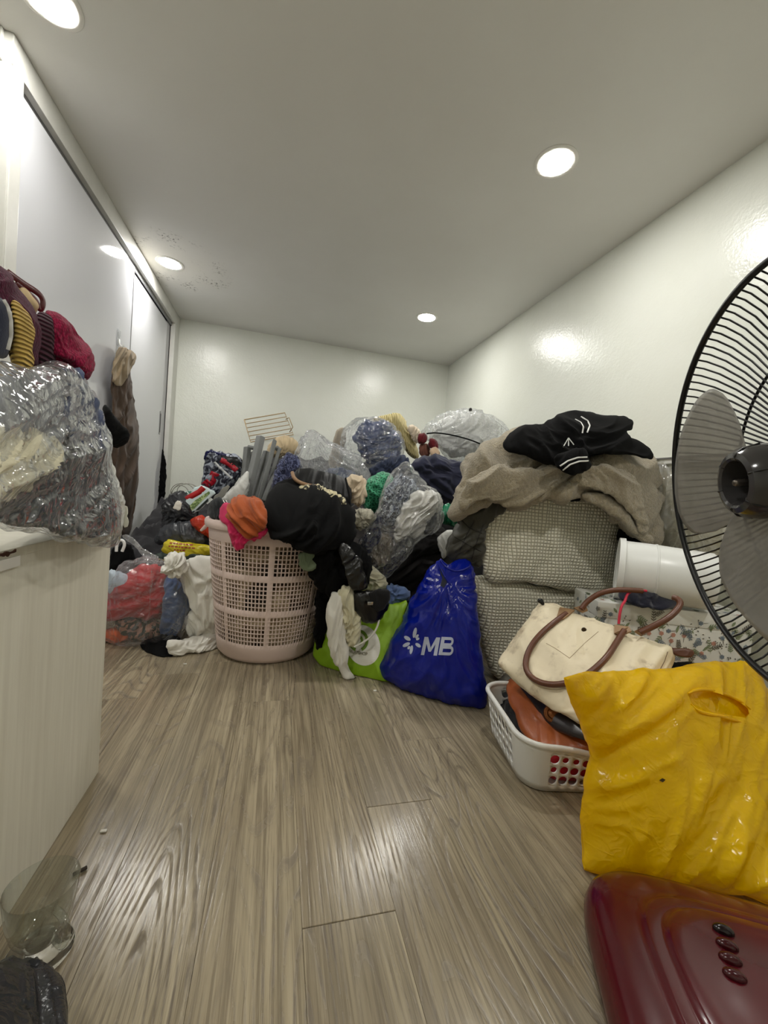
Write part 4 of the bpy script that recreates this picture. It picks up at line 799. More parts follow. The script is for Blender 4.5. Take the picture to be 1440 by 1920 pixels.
lb = empty('black_handbag', ony(690, 1172, 1.35), 'black leather handbag with a wide strap lying on the lime green bag', 'bag')
soft('strap', [(632, 1022, 1.345), (650, 1014, 1.35), (672, 1046, 1.34), (692, 1092, 1.325), (684, 1106, 1.32), (662, 1112, 1.32), (648, 1082, 1.325), (640, 1052, 1.335)], 0, T=.014, Tb=.012, prof=(5, 2.5), amp=.004, lam=.06, ang=60, mat=LEATHER_BLK, parent=lb)
soft('body', [(660, 1116), (675, 1107), (700, 1108), (729, 1102), (732, 1130), (723, 1150), (706, 1173), (685, 1169), (667, 1150)], 1.34, T=.03, Tb=.05, prof=(3.5, 2), amp=.003, lam=.06, mat=LEATHER_BLK, parent=lb)
fpl = soft('flap', [(688, 1109), (728, 1102), (732, 1128), (716, 1146), (700, 1142), (690, 1128)], 1.312, T=.010, Tb=.01, prof=(5, 2.5), amp=.002, mat=cloth('black_suede', (20, 20, 21), rough=.7), parent=lb)
bp_ = ony(694, 1131, 1.30); autosmooth(MB().box(bp_[0]-.010, bp_[0]+.010, bp_[1]-.004, bp_[1]+.002, bp_[2]-.006, bp_[2]+.006, .002).build('buckle', plain('steel', (180, 180, 180), .25, Metallic=1.0), lb))

# ---------------------------------------------------------------- blue carrier bag
blm = bagplastic('blue_bag', (6, 28, 150), .20, .22, .2, .7)
sb_ = soft('carrier_bag', [(818, 1052, 1.28), (830, 1046, 1.28), (842, 1062, 1.26), (856, 1050, 1.26), (872, 1046, 1.25), (886, 1060, 1.23), (892, 1085, 1.21), (899, 1180, 1.15), (908, 1260, 1.12), (914, 1326, 1.11), (904, 1330, 1.105), (860, 1323, 1.135), (800, 1311, 1.195), (752, 1292, 1.255), (728, 1280, 1.285), (709, 1259, 1.33), (713, 1238, 1.335), (744, 1180, 1.33), (770, 1125, 1.31), (798, 1076, 1.29)], 0, T=.085, Tb=.09, prof=(3.2, 1.5), amp=.009, lam=.12, ang=78, st=3, style='plastic', gather=(838, 1072, 1.22, 2.2), it=2, mat=blm, label='bright blue plastic carrier bag with a white MB logo on the floor', cat='bag', N=200, R=44, edge=.5)
tb = bvh(sb_); LOG = plain('logo_pale', (186, 192, 214), .5)
GP = lambda pts, ox: [(789+ox+x*33+y*6, 1228+x*1.5-y*34) for x, y in pts]
for st_ in ([(0, 0), (.03, 1), (.22, 1), (.19, 0)], [(.72, 0), (.72, 1), (.92, 1), (.92, 0)], [(.05, 1), (.24, 1), (.52, .34), (.40, .20)], [(.70, 1), (.88, 1), (.53, .20), (.40, .20)]): patch('letter_stroke', tb, GP(st_, 0), LOG, sb_, .002, 3)
patch('letter', tb, GP([(0, 0), (0, 1), (.2, 1), (.2, 0)], 33), LOG, sb_, .002, 3)
for y0, y1, w0 in ((0, .52, .80), (.50, 1, .72)):
    ym, rr_ = (y0+y1)/2, (y1-y0)/2; th_ = np.linspace(-PI/2, PI/2, 10); xm = w0-rr_*.75
    out_ = [(.18, y0)]+[(xm+rr_*.75*math.cos(q), ym+rr_*math.sin(q)) for q in th_]+[(.18, y1)]; in_ = [(.18, y1-.16)]+[(xm+(rr_-.16)*.75*math.cos(q), ym+(rr_-.16)*math.sin(q)) for q in th_[::-1]]+[(.18, y0+.16)]
    patch('letter_bowl', tb, GP(out_+in_, 33), LOG, sb_, .002, 3)
for a, r0, r1, wd_ in [(-1.35, 7, 27, 3.4), (-.5, 7, 14, 2.4), (.6, 6, 18, 3.2), (1.75, 7, 24, 3.0), (2.7, 6, 21, 3.6), (-2.6, 5, 19, 3.6), (2.15, 10, 17, 2.4), (-.9, 8, 17, 2.4)]:
    cx_, cy_ = 774, 1203; dx_, dy_ = math.cos(a), math.sin(a); rm = (r0+r1)/2; hl = (r1-r0)/2
    patch('logo_petal', tb, [(cx_+dx_*(rm+hl*math.cos(q))-dy_*wd_*math.sin(q), cy_+dy_*(rm+hl*math.cos(q))+dx_*wd_*math.sin(q)) for q in np.linspace(0, 2*PI, 12, endpoint=False)], LOG, sb_, .002, 2)
patch('slot_shade_patch', tb, [(824, 1068), (829, 1066), (834, 1080), (838, 1092), (832, 1102), (826, 1098), (829, 1084)], plain('slot_shade', (18, 24, 40), .8), sb_, .0015, 2, label='dark patch painted for the shade in the handle opening')  # flat dark patch painted for the shade inside the handle opening
tubepx('handle_fold', [(826, 1052, 1.24), (836, 1064, 1.205), (852, 1072, 1.19), (868, 1070, 1.185), (882, 1062, 1.195)], .004, blm, sb_, 8, flat=.6)
tubepx('handle_fold', [(822, 1058, 1.245), (832, 1078, 1.2), (840, 1092, 1.19), (848, 1100, 1.185)], .003, blm, sb_, 8, flat=.6)

# ================================================================ right side: folded mattress, blanket, jacket
def waffle():
    t = NT('waffle_cotton'); co = t.coords(); wn = t.noise(co, 6, 2); nv = t.n('ShaderNodeVectorMath', _operation='ADD'); sc = t.n('ShaderNodeVectorMath', _operation='SCALE'); cm = t.n('ShaderNodeCombineXYZ')
    t.l(wn, cm.inputs[0]); t.l(wn, cm.inputs[2]); t.l(cm.outputs[0], sc.inputs[0]); sc.inputs['Scale'].default_value = .012; t.l(co, nv.inputs[0]); t.l(sc.outputs[0], nv.inputs[1])
    sp = t.n('ShaderNodeSeparateXYZ'); t.l(nv.outputs[0], sp.inputs[0]); P = .0118
    def wave(s): return t.math('ABSOLUTE', t.math('SINE', t.math('MULTIPLY', s, PI/P)))
    g = t.math('MINIMUM', wave(t.math('ADD', sp.outputs[0], t.math('MULTIPLY', sp.outputs[1], .35))), wave(sp.outputs[2]))
    col = t.ramp(g, [(.05, lin((168, 163, 142))), (.4, lin((236, 231, 210))), (.9, lin((246, 242, 226)))])
    return t.done(t.pbr(col, .95, t.bump(g, .9, .004), Sheen__Weight=.1))
WAF = waffle()
mt = empty('folded_mattress', onz(1040, 1290, 0), 'cream waffle-covered mattress folded in two thick layers against the right wall', 'mattress')
soft('lower_layer', [(888, 1092, 1.30), (893, 1076, 1.31), (925, 1084, 1.30), (985, 1092, 1.29), (1085, 1108, 1.27), (1130, 1118, 1.26), (1170, 1122, 1.25), (1176, 1260, 1.20), (1150, 1330, 1.18), (1040, 1306, 1.24), (962, 1290, 1.28), (932, 1278, 1.30), (914, 1240, 1.31), (898, 1180, 1.31)], 0, T=.05, Tb=.5, prof=(6, 3), amp=.008, lam=.2, mat=WAF, parent=mt, N=160, R=34)
soft('upper_layer', [(906, 912, 1.30), (904, 1000, 1.29), (905, 1064, 1.28), (909, 1086, 1.275), (926, 1092, 1.27), (985, 1089, 1.26), (1030, 1097, 1.25), (1085, 1110, 1.24), (1122, 1121, 1.23), (1142, 1112, 1.225), (1157, 1084, 1.22), (1163, 1000, 1.22), (1168, 930, 1.22), (1140, 900, 1.23), (1050, 885, 1.25), (960, 880, 1.28), (922, 884, 1.29)], 0, T=.055, Tb=.5, prof=(6, 3), amp=.008, lam=.2, mat=WAF, parent=mt, N=160, R=34)
soft('black_cloth', [(1162, 955, 1.16), (1190, 985, 1.14), (1232, 1015, 1.12), (1215, 1030, 1.11), (1182, 1030, 1.12), (1176, 1090, 1.13), (1160, 1095, 1.15)], 0, T=.02, Tb=.08, amp=.01, mat=BLK, label='black filler standing for the dark gap between the mattress and the white tub', cat='clothes')  # black body put in for the shade of the gap
bl = soft('blanket', [(850, 972, 1.28), (847, 945, 1.29), (859, 902, 1.30), (880, 865, 1.31), (910, 838, 1.32), (940, 818, 1.33), (968, 806, 1.33), (1004, 802, 1.32), (1060, 812, 1.30), (1120, 822, 1.26), (1180, 828, 1.20), (1216, 843, 1.17), (1229, 870, 1.15), (1233, 920, 1.14), (1235, 1000, 1.13), (1228, 1023, 1.12), (1210, 1018, 1.13), (1190, 1004, 1.13), (1168, 984, 1.14), (1166, 965, 1.15), (1150, 954, 1.16), (1092, 934, 1.18), (1066, 914, 1.19), (1050, 904, 1.20), (1030, 920, 1.20), (1000, 940, 1.21), (970, 949, 1.21), (940, 944, 1.22), (910, 930, 1.23), (886, 940, 1.25), (864, 966, 1.27)], 0,
    T=.12, Tb=.42, prof=(3, 2), amp=.040, lam=.17, ang=22, st=2.0, mat=cloth('sherpa_beige', (184, 170, 142), 'fleece', sheen=.5, scale=1.0), label='beige sherpa fleece blanket draped over the folded mattress', cat='blanket', N=240, R=60, it=2)
FLC = cloth('sherpa_beige', (184, 170, 142), 'fleece')
soft('fold', [(866, 958, 1.17), (862, 930, 1.18), (880, 898, 1.17), (916, 876, 1.16), (960, 874, 1.15), (1000, 884, 1.14), (1030, 868, 1.13), (1062, 868, 1.12), (1080, 886, 1.12), (1062, 908, 1.12), (1034, 926, 1.13), (1000, 944, 1.13), (966, 952, 1.14), (936, 946, 1.15), (908, 934, 1.16), (886, 940, 1.17)], 0, T=.035, Tb=.05, prof=(2.4, 2), amp=.018, lam=.10, ang=25, mat=FLC, parent=bl)
soft('fold', [(1066, 912, 1.10), (1072, 890, 1.10), (1100, 876, 1.09), (1140, 872, 1.07), (1176, 884, 1.05), (1200, 912, 1.04), (1208, 950, 1.03), (1214, 990, 1.03), (1206, 1004, 1.03), (1192, 984, 1.04), (1182, 956, 1.05), (1160, 932, 1.06), (1126, 914, 1.08), (1094, 910, 1.09), (1076, 920, 1.10)], 0, T=.03, Tb=.05, prof=(2.4, 2), amp=.012, lam=.09, ang=-40, mat=FLC, parent=bl)
soft('fold', [(1084, 930, 1.10), (1110, 922, 1.085), (1146, 932, 1.07), (1172, 952, 1.06), (1190, 986, 1.05), (1226, 1010, 1.03), (1226, 1024, 1.03), (1206, 1020, 1.04), (1180, 1000, 1.06), (1160, 972, 1.07), (1130, 950, 1.085)], 0, T=.025, Tb=.04, prof=(2.4, 2), amp=.010, lam=.08, ang=-40, mat=FLC, parent=bl)
jk = empty('black_jacket', ony(1080, 868, 1.1), 'black jersey with white striped cuffs thrown on top of the beige blanket', 'jacket')
jb = soft('body', [(941, 836, 1.19), (946, 824, 1.20), (966, 804, 1.22), (992, 800, 1.22), (1018, 800, 1.21), (1026, 789, 1.21), (1048, 779, 1.20), (1070, 769, 1.19), (1086, 768, 1.19), (1112, 775, 1.18), (1146, 781, 1.16), (1176, 781, 1.14), (1187, 792, 1.12), (1184, 804, 1.11), (1170, 809, 1.11), (1172, 816, 1.10), (1206, 828, 1.07), (1226, 850, 1.05), (1223, 863, 1.05), (1212, 859, 1.05), (1186, 850, 1.06), (1150, 846, 1.08), (1120, 846, 1.09), (1102, 850, 1.09), (1096, 869, 1.09), (1060, 872, 1.10), (1020, 869, 1.12), (985, 852, 1.15), (956, 849, 1.17)], 0,
    T=.055, Tb=.07, amp=.017, lam=.07, ang=-15, st=2.4, mat=BLK, parent=jk, N=200, R=44, jit=.001, edge=.3)
cu = soft('cuff', [(1034, 862, 1.06), (1058, 846, 1.06), (1094, 838, 1.05), (1103, 854, 1.045), (1109, 878, 1.04), (1096, 886, 1.04), (1070, 896, 1.045), (1056, 882, 1.05)], 0, T=.028, Tb=.03, prof=(3, 2), amp=.006, lam=.05, mat=BLK, parent=jk)
tc = bvh(cu); tj = bvh(jb); SW = plain('stripe_white', (226, 226, 222), .8)
for ln in ([(1050, 874), (1065, 864), (1083, 858), (1104, 857)], [(1055, 882), (1069, 871), (1086, 865), (1106, 864)]): strip('stripe', tc, ln, .0045, SW, cu, label='white stripe')
for ln in ([(1078, 786), (1089, 792), (1094, 801), (1092, 812)], [(1089, 781), (1102, 789), (1106, 798), (1101, 811)]): strip('stripe', tj, ln, .0045, SW, jb, label='white stripe')
for ln in ([(1066, 821), (1056, 838)], [(1066, 821), (1076, 834)], [(1066, 821), (1066, 836)]): strip('emblem', tj, ln, .003, SW, jb, 8, label='white emblem line')
soft('black_tag', [(1058, 924), (1085, 929), (1092, 940), (1060, 938)], 1.15, T=.015, amp=.002, mat=BLK, label='small black cloth peeping out under the beige blanket', cat='clothes')

# ---------------------------------------------------------------- flowered box, white tub, pouch
bx = empty('flowered_box', (1.14, .95, 0), 'big white box printed with small leaves and flowers by the right wall', 'box')
ZT = .385; B0 = onz(1122, 1128, ZT)[:2]; bu = np.array([.934, -.356]); bv = np.array([.356, .934]); BL_, BD_ = .425, .185
def BT(u, v, z): q = B0+bu*u+bv*v; return (q[0], q[1], z)
PAPER = plain('box_paper', (232, 232, 226), .3)
def bbox(u0, u1, v0, v1, z0, z1):
    m_ = MB().box(u0, u1, v0, v1, z0, z1, .003); V_ = np.concatenate(m_.v); m2 = MB(); m2.add([BT(*p) for p in V_], m_.f); return m2
autosmooth(bbox(.003, BL_-.003, .003, BD_-.003, .001, ZT-.03).build('body', PAPER, bx), 30)
autosmooth(bbox(0, BL_, 0, BD_, ZT-.045, ZT).build('lid', PAPER, bx), 30)
rr = random.Random(21); colors = {'sage': (134, 146, 112), 'slate': (134, 148, 162), 'coral': (214, 160, 142), 'umber': (112, 108, 98)}
prints = {k: MB() for k in colors}
def leaf(m_, P, cx_, cy_, a, L, wd_):
    n_ = 5; pts = [(L*t, wd_*math.sin(PI*t)**.8) for t in np.linspace(0, 1, n_)]+[(L*t, -wd_*math.sin(PI*t)**.8) for t in np.linspace(1, 0, n_)[1:-1]]
    ca, sa = math.cos(a), math.sin(a); m_.add([P(cx_+x*ca-y*sa, cy_+x*sa+y*ca) for x, y in pts], [list(range(len(pts)))])
def motif(P, u, v):
    a = rr.uniform(0, 2*PI); k = rr.choice(['sprig', 'sprig', 'leaf', 'flower', 'dots', 'sprig']); 
    if k == 'sprig':
        c = rr.choice(['sage', 'umber', 'slate', 'sage']); L = rr.uniform(.026, .042)
        leaf(prints[c], P, u, v, a, L, .0009)
        for i in range(5):
            t = .2+.18*i; x, y = u+L*t*math.cos(a), v+L*t*math.sin(a)
            for s_ in (-1, 1): leaf(prints[c], P, x, y, a+s_*.8, .009*(1.2-.12*i), .0016)
    elif k == 'leaf': leaf(prints[rr.choice(['sage', 'sage', 'slate'])], P, u, v, a, rr.uniform(.016, .026), .0036)
    elif k == 'flower':
        c = rr.choice(['coral', 'slate'])
        for i in range(6): leaf(prints[c], P, u, v, a+i*PI/3, .0072, .0026)
        leaf(prints['umber'], P, u, v, a+.5, .022, .0008)
    else:
        for i in range(4): leaf(prints['umber'], P, u+rr.uniform(-.012, .012), v+rr.uniform(-.012, .012), rr.uniform(0, 6), .006, .0016)
front_P = lambda u, v: BT(u, -.0012 if v > ZT-.045 else .0018, v); top_P = lambda u, v: BT(u, v, ZT+.0008); side_P = lambda u, v: BT(-.0012 if v > ZT-.045 else .0018, u, v)
for P, (u0, u1, v0, v1), st in ((front_P, (.02, BL_-.02, .02, ZT-.02), .022), (top_P, (.02, BL_-.02, .02, BD_-.02), .030), (side_P, (.02, BD_-.02, .02, ZT-.02), .030)):
    u = u0
    while u < u1:
        v = v0
        while v < v1: motif(P, u+rr.uniform(-.012, .012), v+rr.uniform(-.012, .012)); v += st
        u += st
for k, m_ in prints.items(): tag(m_.build('flower_print', plain('print_'+k, colors[k], .45), bx), k+' coloured print', kind='stuff')
tub = empty('white_tub', (1.14, .94, ZT), 'white plastic tub lying on its side on the flowered box', 'tub')
TW = plain('tub_white', (232, 233, 230), .3, Subsurface__Weight=.0)
prof = [(0, .006), (.083, .006), (.0835, 0), (.0905, 0), (.0905, .012), (.0865, .014), (.0860, .090), (.0875, .0915), (.0875, .0945), (.0855, .096), (.0805, .228), (.077, .233), (0, .233)]
autosmooth(MB().lathe(prof, 64, (1.03, 1.005, ZT+.0915), axis=(.74, -.67, -.015)).build('body', TW, tub), 35)
autosmooth(MB().lathe([(.0905, -.004), (.094, -.004), (.094, .012), (.0905, .012)], 64, (1.03, 1.005, ZT+.0915), axis=(.74, -.67, -.015), closed=True).build('rim', TW, tub), 35)
soft('navy_pouch', [(1160, 1108, .94), (1172, 1101, .94), (1205, 1104, .92), (1262, 1118, .895), (1287, 1131, .875), (1276, 1143, .865), (1222, 1141, .88), (1166, 1132, .91)], 0, T=.028, Tb=.04, amp=.008, lam=.05, ang=-8, mat=cloth('navy_velvet', (24, 26, 44), sheen=.4), label='navy velvet pouch lying on the front of the flowered box', cat='pouch')
co_ = tubepx('cord', [(1212, 1108, .885), (1192, 1106, .89), (1176, 1112, .885), (1172, 1128, .875), (1166, 1134, .865), (1162, 1150, .86), (1160, 1170, .855)], .0034, plain('cord_red', (196, 40, 66), .6), None, 8, 40); tag(co_, 'red cord tied round the navy pouch and trailing down the box', 'cord')
soft('black_cloth', [(1236, 1246, .76), (1262, 1238, .76), (1310, 1246, .74), (1330, 1262, .72), (1250, 1276, .72)], 0, T=.02, Tb=.03, amp=.005, mat=BLK, label='black cloth between the tote bag and the yellow bag', cat='clothes')

# ---------------------------------------------------------------- clear bags hung on the right wall
HAZE = film('hazy_film', .30, (240, 235, 220), .2, .8, .6, 2.0)
hp = PX(1.375)
soft('hanging_bag', hp([(1228, 905), (1230, 874), (1240, 868), (1262, 880), (1278, 900), (1290, 960), (1296, 1040), (1236, 1030), (1232, 960)]), 0, T=.03, Tb=.01, amp=.012, lam=.05, ang=88, st=6, style='plastic', mat=HAZE, label='narrow hazy plastic bag hanging on the right wall beside the blanket', cat='bag')
soft('hanging_bag', PX(1.345)([(1288, 960), (1310, 930), (1345, 945), (1420, 960), (1520, 980), (1560, 1150), (1440, 1138), (1360, 1124), (1352, 1040), (1300, 1030)]), 0, T=.05, Tb=.02, amp=.02, lam=.07, ang=80, st=5, style='plastic', mat=HAZE, label='wide hazy plastic bags hanging on the right wall behind the fan', cat='bag')

# ================================================================ white basket of handbags
O = np.array([.560, .742]); ax = np.array([.19, .982]); bx_ = np.array([.982, -.19]); LA, LB, HB = .30, .37, .118
def rrect(la, lb, r, n=10):
    pts = []
    for cx_, cy_, a0 in ((la-r, lb-r, 0), (r, lb-r, PI/2), (r, r, PI), (la-r, r, 1.5*PI)):
        for k in range(n): a = a0+PI/2*k/(n-1); pts.append((cx_+r*math.cos(a), cy_+r*math.sin(a)))
    return np.array(pts)
BW = plain('basket_white', (228, 228, 224), .35)
wb = empty('white_basket', (*(O+ax*LA/2+bx_*LB/2), 0), 'low white plastic basket with round holes holding handbags on the floor', 'basket')
base = rrect(LA-.04, LB-.04, .05)+.02; topc = rrect(LA, LB, .06)
per = resample(topc, 96); perb = resample(base, 96)
def brim(s, t):                                   # rim height dips in the middle of the short side
    return HB-(.022*math.exp(-((t-.58*LB)/.09)**2) if s < .03 else 0)
def wpt(i, f):
    i0 = int(math.floor(i)) % 96; i1 = (i0+1) % 96; q = i-math.floor(i)
    b = perb[i0]*(1-q)+perb[i1]*q; t = per[i0]*(1-q)+per[i1]*q; h_ = brim(*t); p = b*(1-f)+t*f; xy = O+ax*p[0]+bx_*p[1]; return (xy[0], xy[1], .004+f*(h_-.004))
mw = MB(); K = 12
rowsf = [(.14, .38), (.38, .62), (.62, .86)]
cell = 4; ang_ = [PI/4+2*PI*k/K for k in range(K)]
def square(a): c_, s_ = math.cos(a), math.sin(a); q = max(abs(c_), abs(s_)); return c_/q, s_/q
def seg_long(i0):                                 # holes only along the flat sides
    m_ = (per[int(i0) % 96]+per[int(i0+cell) % 96])/2; return .05 < m_[0] < LA-.05 or .05 < m_[1] < LB-.05
for ci in range(0, 96, cell):
    for f0, f1 in ((0, .14), (.86, 1.0)):
        for k in range(cell): mw.add([wpt(ci+k, f0), wpt(ci+k+1, f0), wpt(ci+k+1, f1), wpt(ci+k, f1)], [[0, 1, 2, 3]])
    for ri, (f0, f1) in enumerate(rowsf):
        if not seg_long(ci):
            for k in range(cell): mw.add([wpt(ci+k, f0), wpt(ci+k+1, f0), wpt(ci+k+1, f1), wpt(ci+k, f1)], [[0, 1, 2, 3]])
            continue
        for hf in (0, 1):
            c0 = ci+hf*cell/2; ic, fc = c0+cell/4, (f0+f1)/2; hr = (.84, .62, .9)[(ri+ci//cell+hf) % 3]
            ou = [wpt(ic+square(a)[0]*cell/4, fc+square(a)[1]*(f1-f0)/2) for a in ang_]; inn = [wpt(ic+math.cos(a)*cell/4*hr, fc+math.sin(a)*(f1-f0)/2*hr) for a in ang_]
            mw.add(ou+inn, [[k, (k+1) % K, K+(k+1) % K, K+k] for k in range(K)])
ow = mw.build('wall', BW, wb, True); sl = ow.modifiers.new('thickness', 'SOLIDIFY'); sl.thickness = .003; sl.offset = 0
bmx = bmesh.new(); bmx.from_mesh(ow.data); bmesh.ops.remove_doubles(bmx, verts=bmx.verts[:], dist=.0004); bmesh.ops.recalc_face_normals(bmx, faces=bmx.faces[:]); bmx.to_mesh(ow.data); bmx.free()
pb = [(*(O+ax*p[0]+bx_*p[1]), .003) for p in perb]; MB().add(pb+[(x, y, .006) for x, y, z in pb], [list(range(96))[::-1], list(range(96, 192))]+[[k, (k+1) % 96, 96+(k+1) % 96, 96+k] for k in range(96)]).build('bottom', BW, wb)
MB().tube([np.array(wpt(i, 1.0)) for i in range(96)], .0065, 8, True).build('rim', BW, wb, True)

soft('black_pouch', [(922, 1316, 1.06), (940, 1300, 1.07), (958, 1296, 1.04), (972, 1330, .97), (990, 1372, .89), (978, 1388, .87), (956, 1364, .93), (936, 1338, 1.0)], 0, T=.02, Tb=.05, amp=.008, mat=cloth('black_pouch', (40, 40, 42), rough=.6), label='black pouch along the left inside of the white basket', cat='pouch')
soft('grey_case', [(934, 1288, 1.12), (938, 1266, 1.12), (960, 1268, 1.10), (972, 1290, 1.06), (962, 1310, 1.05), (942, 1306, 1.09)], 0, T=.015, Tb=.05, prof=(5, 2.5), amp=.001, it=1, mat=plain('case_grey', (106, 102, 92), .5), label='small grey case behind the tan handbag in the white basket', cat='case')
LO = lambda s, t, z: tuple(O+ax*s+bx_*t)+(z,)
def blob(name, s, t, z, rs, rt, rz, m_, label, cat):
    b_ = MB().lathe([(math.sin(a), -math.cos(a)) for a in np.linspace(0, PI, 16)], 24); Vv = np.concatenate(b_.v)
    Vv = Vv*(1+.12*perlin(Vv*2.3+z*50))[:, None]; W = np.array([LO(s+v[0]*rs, t+v[1]*rt, z+v[2]*rz) for v in Vv]); return tag(mesh_obj(name, W, b_.f, m_), label, cat)
blob('red_pouch', .05, .13, .056, .022, .075, .046, plain('red_vinyl', (196, 26, 44), .35), 'red pouch seen through the holes of the white basket', 'pouch')
blob('black_purse', .06, .245, .056, .025, .045, .05, BLK, 'black purse seen through the right holes of the white basket', 'purse')
soft('navy_cloth', [(1030, 1412, .815), (1060, 1416, .80), (1112, 1414, .785), (1120, 1436, .77), (1080, 1438, .78), (1050, 1434, .79)], 0, T=.012, Tb=.04, amp=.004, mat=NAVY, label='navy cloth at the front edge inside the white basket', cat='clothes')
soft('pink_pouch', [(1024, 1408, .82), (1050, 1402, .82), (1078, 1408, .80), (1076, 1418, .795), (1040, 1418, .80)], 0, T=.012, Tb=.03, amp=.003, mat=plain('pink_pouch', (170, 36, 82), .5), label='pink pouch tucked under the tan handbag in the white basket', cat='pouch')
soft('swab_bag', [(972, 1384, .84), (988, 1376, .85), (1008, 1380, .84), (1018, 1398, .80), (1016, 1412, .775), (996, 1406, .785), (980, 1396, .81)], 0, T=.02, Tb=.03, amp=.006, style='plastic', mat=FILM2, label='small clear bag of cotton buds in the white basket', cat='bag')
for k_, (ax_, ay_) in enumerate([(998, 1400), (1004, 1407), (1012, 1406), (992, 1396)]):
    p_ = ony(ax_, ay_, .785); tag(MB().tube([p_, p_+np.array([.010, .012, .004])], [.003, .0022], 8).build('cotton_bud', WHITE, None, True), 'white cotton bud spilling from the small clear bag', 'cotton bud', 'cotton buds in the white basket')
th = empty('tan_handbag', ony(1030, 1400, .85), 'tan leather handbag with a black flap lying in the white basket', 'bag')
soft('body', [(949, 1278, 1.03), (964, 1268, 1.03), (985, 1284, .98), (1020, 1322, .88), (1060, 1356, .80), (1112, 1388, .73), (1118, 1412, .715), (1042, 1412, .76), (1012, 1407, .78), (985, 1384, .83), (966, 1346, .90), (952, 1304, .98)], 0, T=.035, Tb=.05, prof=(3, 2), amp=.004, lam=.1, mat=plain('tan_leather', (160, 84, 40), .35, .12, .15, 220), parent=th)
fl_ = soft('flap', [(972, 1284, .98), (996, 1292, .94), (1036, 1312, .85), (1084, 1346, .76), (1114, 1380, .71), (1110, 1392, .705), (1080, 1382, .74), (1036, 1366, .80), (1010, 1338, .86), (988, 1304, .93)], 0, T=.03, Tb=.03, prof=(4, 2.4), amp=.002, lam=.1, mat=plain('flap_black', (34, 26, 24), .3), parent=th, label='black flap')
mp2 = hit(bvh(fl_), 1036, 1338, .002)
if mp2 is not None:
    ax3 = CAM-mp2; autosmooth(MB().lathe([(0, .004), (.010, .004), (.012, .006), (.019, .006), (.021, .003), (.021, -.004), (0, -.004)], 32, mp2, axis=ax3).build('medallion', plain('bronze', (120, 76, 46), .28, .3, .6, 300, Metallic=1.0), th), 40)

# ---------------------------------------------------------------- cream tote bag
def totemat():
    t = NT('cream_nylon'); co = t.coords(); n1 = t.noise(co, 9, 4, .65); st = t.noise(t.mapping(co, loc=(4, 2, 1)), 22, 4, .7)
    col = t.mix(t.math('MULTIPLY', t.ramp(st, [(.49, (0, 0, 0)), (.62, (1, 1, 1))]), t.ramp(n1, [(.46, (0, 0, 0)), (.58, (.6, .6, .6))])), lin((226, 213, 184)), lin((128, 104, 74)))
    return t.done(t.pbr(col, .55, t.bump(t.noise(co, 30, 3), .12, .004)))
tt = empty('tote_bag', ony(1080, 1350, .78), 'stained cream tote bag with brown leather handles lying over the tan handbag', 'bag')
TB = [(1012, 1131, 1.02), (1042, 1135, .99), (1100, 1156, .92), (1160, 1182, .85), (1222, 1202, .79), (1258, 1215, .755), (1264, 1232, .745), (1254, 1260, .725), (1210, 1300, .69), (1150, 1350, .67), (1112, 1366, .68), (1082, 1352, .73), (1020, 1320, .82), (962, 1272, .92), (934, 1243, .97), (940, 1232, .98), (978, 1180, 1.0)]
tbo = soft('body', TB, 0, T=.038, Tb=.045, prof=(3, 1.5), amp=.009, lam=.11, ang=40, it=0, jit=.001, mat=totemat(), parent=tt, N=180, R=38)
ttr = bvh(tbo); BRN = plain('handle_brown', (98, 58, 38), .38, .12); TAB = plain('tab_tan', (150, 118, 84), .5, .1)
TP = np.array([ony(*p) for p in TB]); tc0 = TP.mean(0); tn_ = np.linalg.svd(TP-tc0)[2][2]; tn_ = tn_ if tn_@(CAM-tc0) > 0 else -tn_
def ontote(px, py, lift):
    d = ray(px, py); h_ = ttr.ray_cast(Vector(CAM), Vector(d/np.linalg.norm(d)))
    p = np.array(h_[0]) if h_[0] is not None else CAM+d*(((tc0+tn_*.02-CAM)@tn_)/(d@tn_))
    return p+tn_*lift
def tote_handle(px, lift, r=.0075):
    W = np.array([ontote(x, y, lift*(.3+.7*math.sin(PI*k/(len(px)-1)))) for k, (x, y) in enumerate(px)])
    autosmooth(MB().tube(resample(smooth_line(W), 48, False), r, 10).build('handle', BRN, tt), 60)
tote_handle([(1062, 1152), (1044, 1166), (1016, 1190), (996, 1216), (985, 1246), (990, 1270), (1012, 1286), (1042, 1291), (1078, 1284), (1106, 1268), (1138, 1238), (1156, 1208), (1170, 1184)], .012)
tubepx('handle', [(1090, 1142, .93), (1100, 1128, .93), (1122, 1113, .92), (1150, 1106, .90), (1178, 1106, .885), (1205, 1108, .87)], .0075, BRN, tt, 10, 30)
tubepx('handle', [(1200, 1186, .80), (1226, 1174, .785), (1252, 1160, .775), (1270, 1144, .775), (1277, 1130, .78), (1270, 1122, .79), (1262, 1120, .80)], .0075, BRN, tt, 10, 30)
for poly in ([(1044, 1160), (1050, 1141), (1078, 1146), (1066, 1156), (1056, 1163)], [(1152, 1174), (1180, 1178), (1184, 1186), (1164, 1194), (1152, 1190)], [(1076, 1142), (1098, 1136), (1102, 1146), (1092, 1150)], [(1190, 1186), (1212, 1176), (1218, 1184), (1202, 1194)]):
    W = [ontote(x, y, .006) for x, y in poly]; n_ = len(W); MB().add(list(W)+[p-tn_*.005 for p in W], [list(range(n_)), list(range(n_, 2*n_))[::-1]]+[[k, n_+k, n_+(k+1) % n_, (k+1) % n_] for k in range(n_)]).build('handle_tab', TAB, tt)
sp_ = hit(ttr, 1095, 1181, .001)
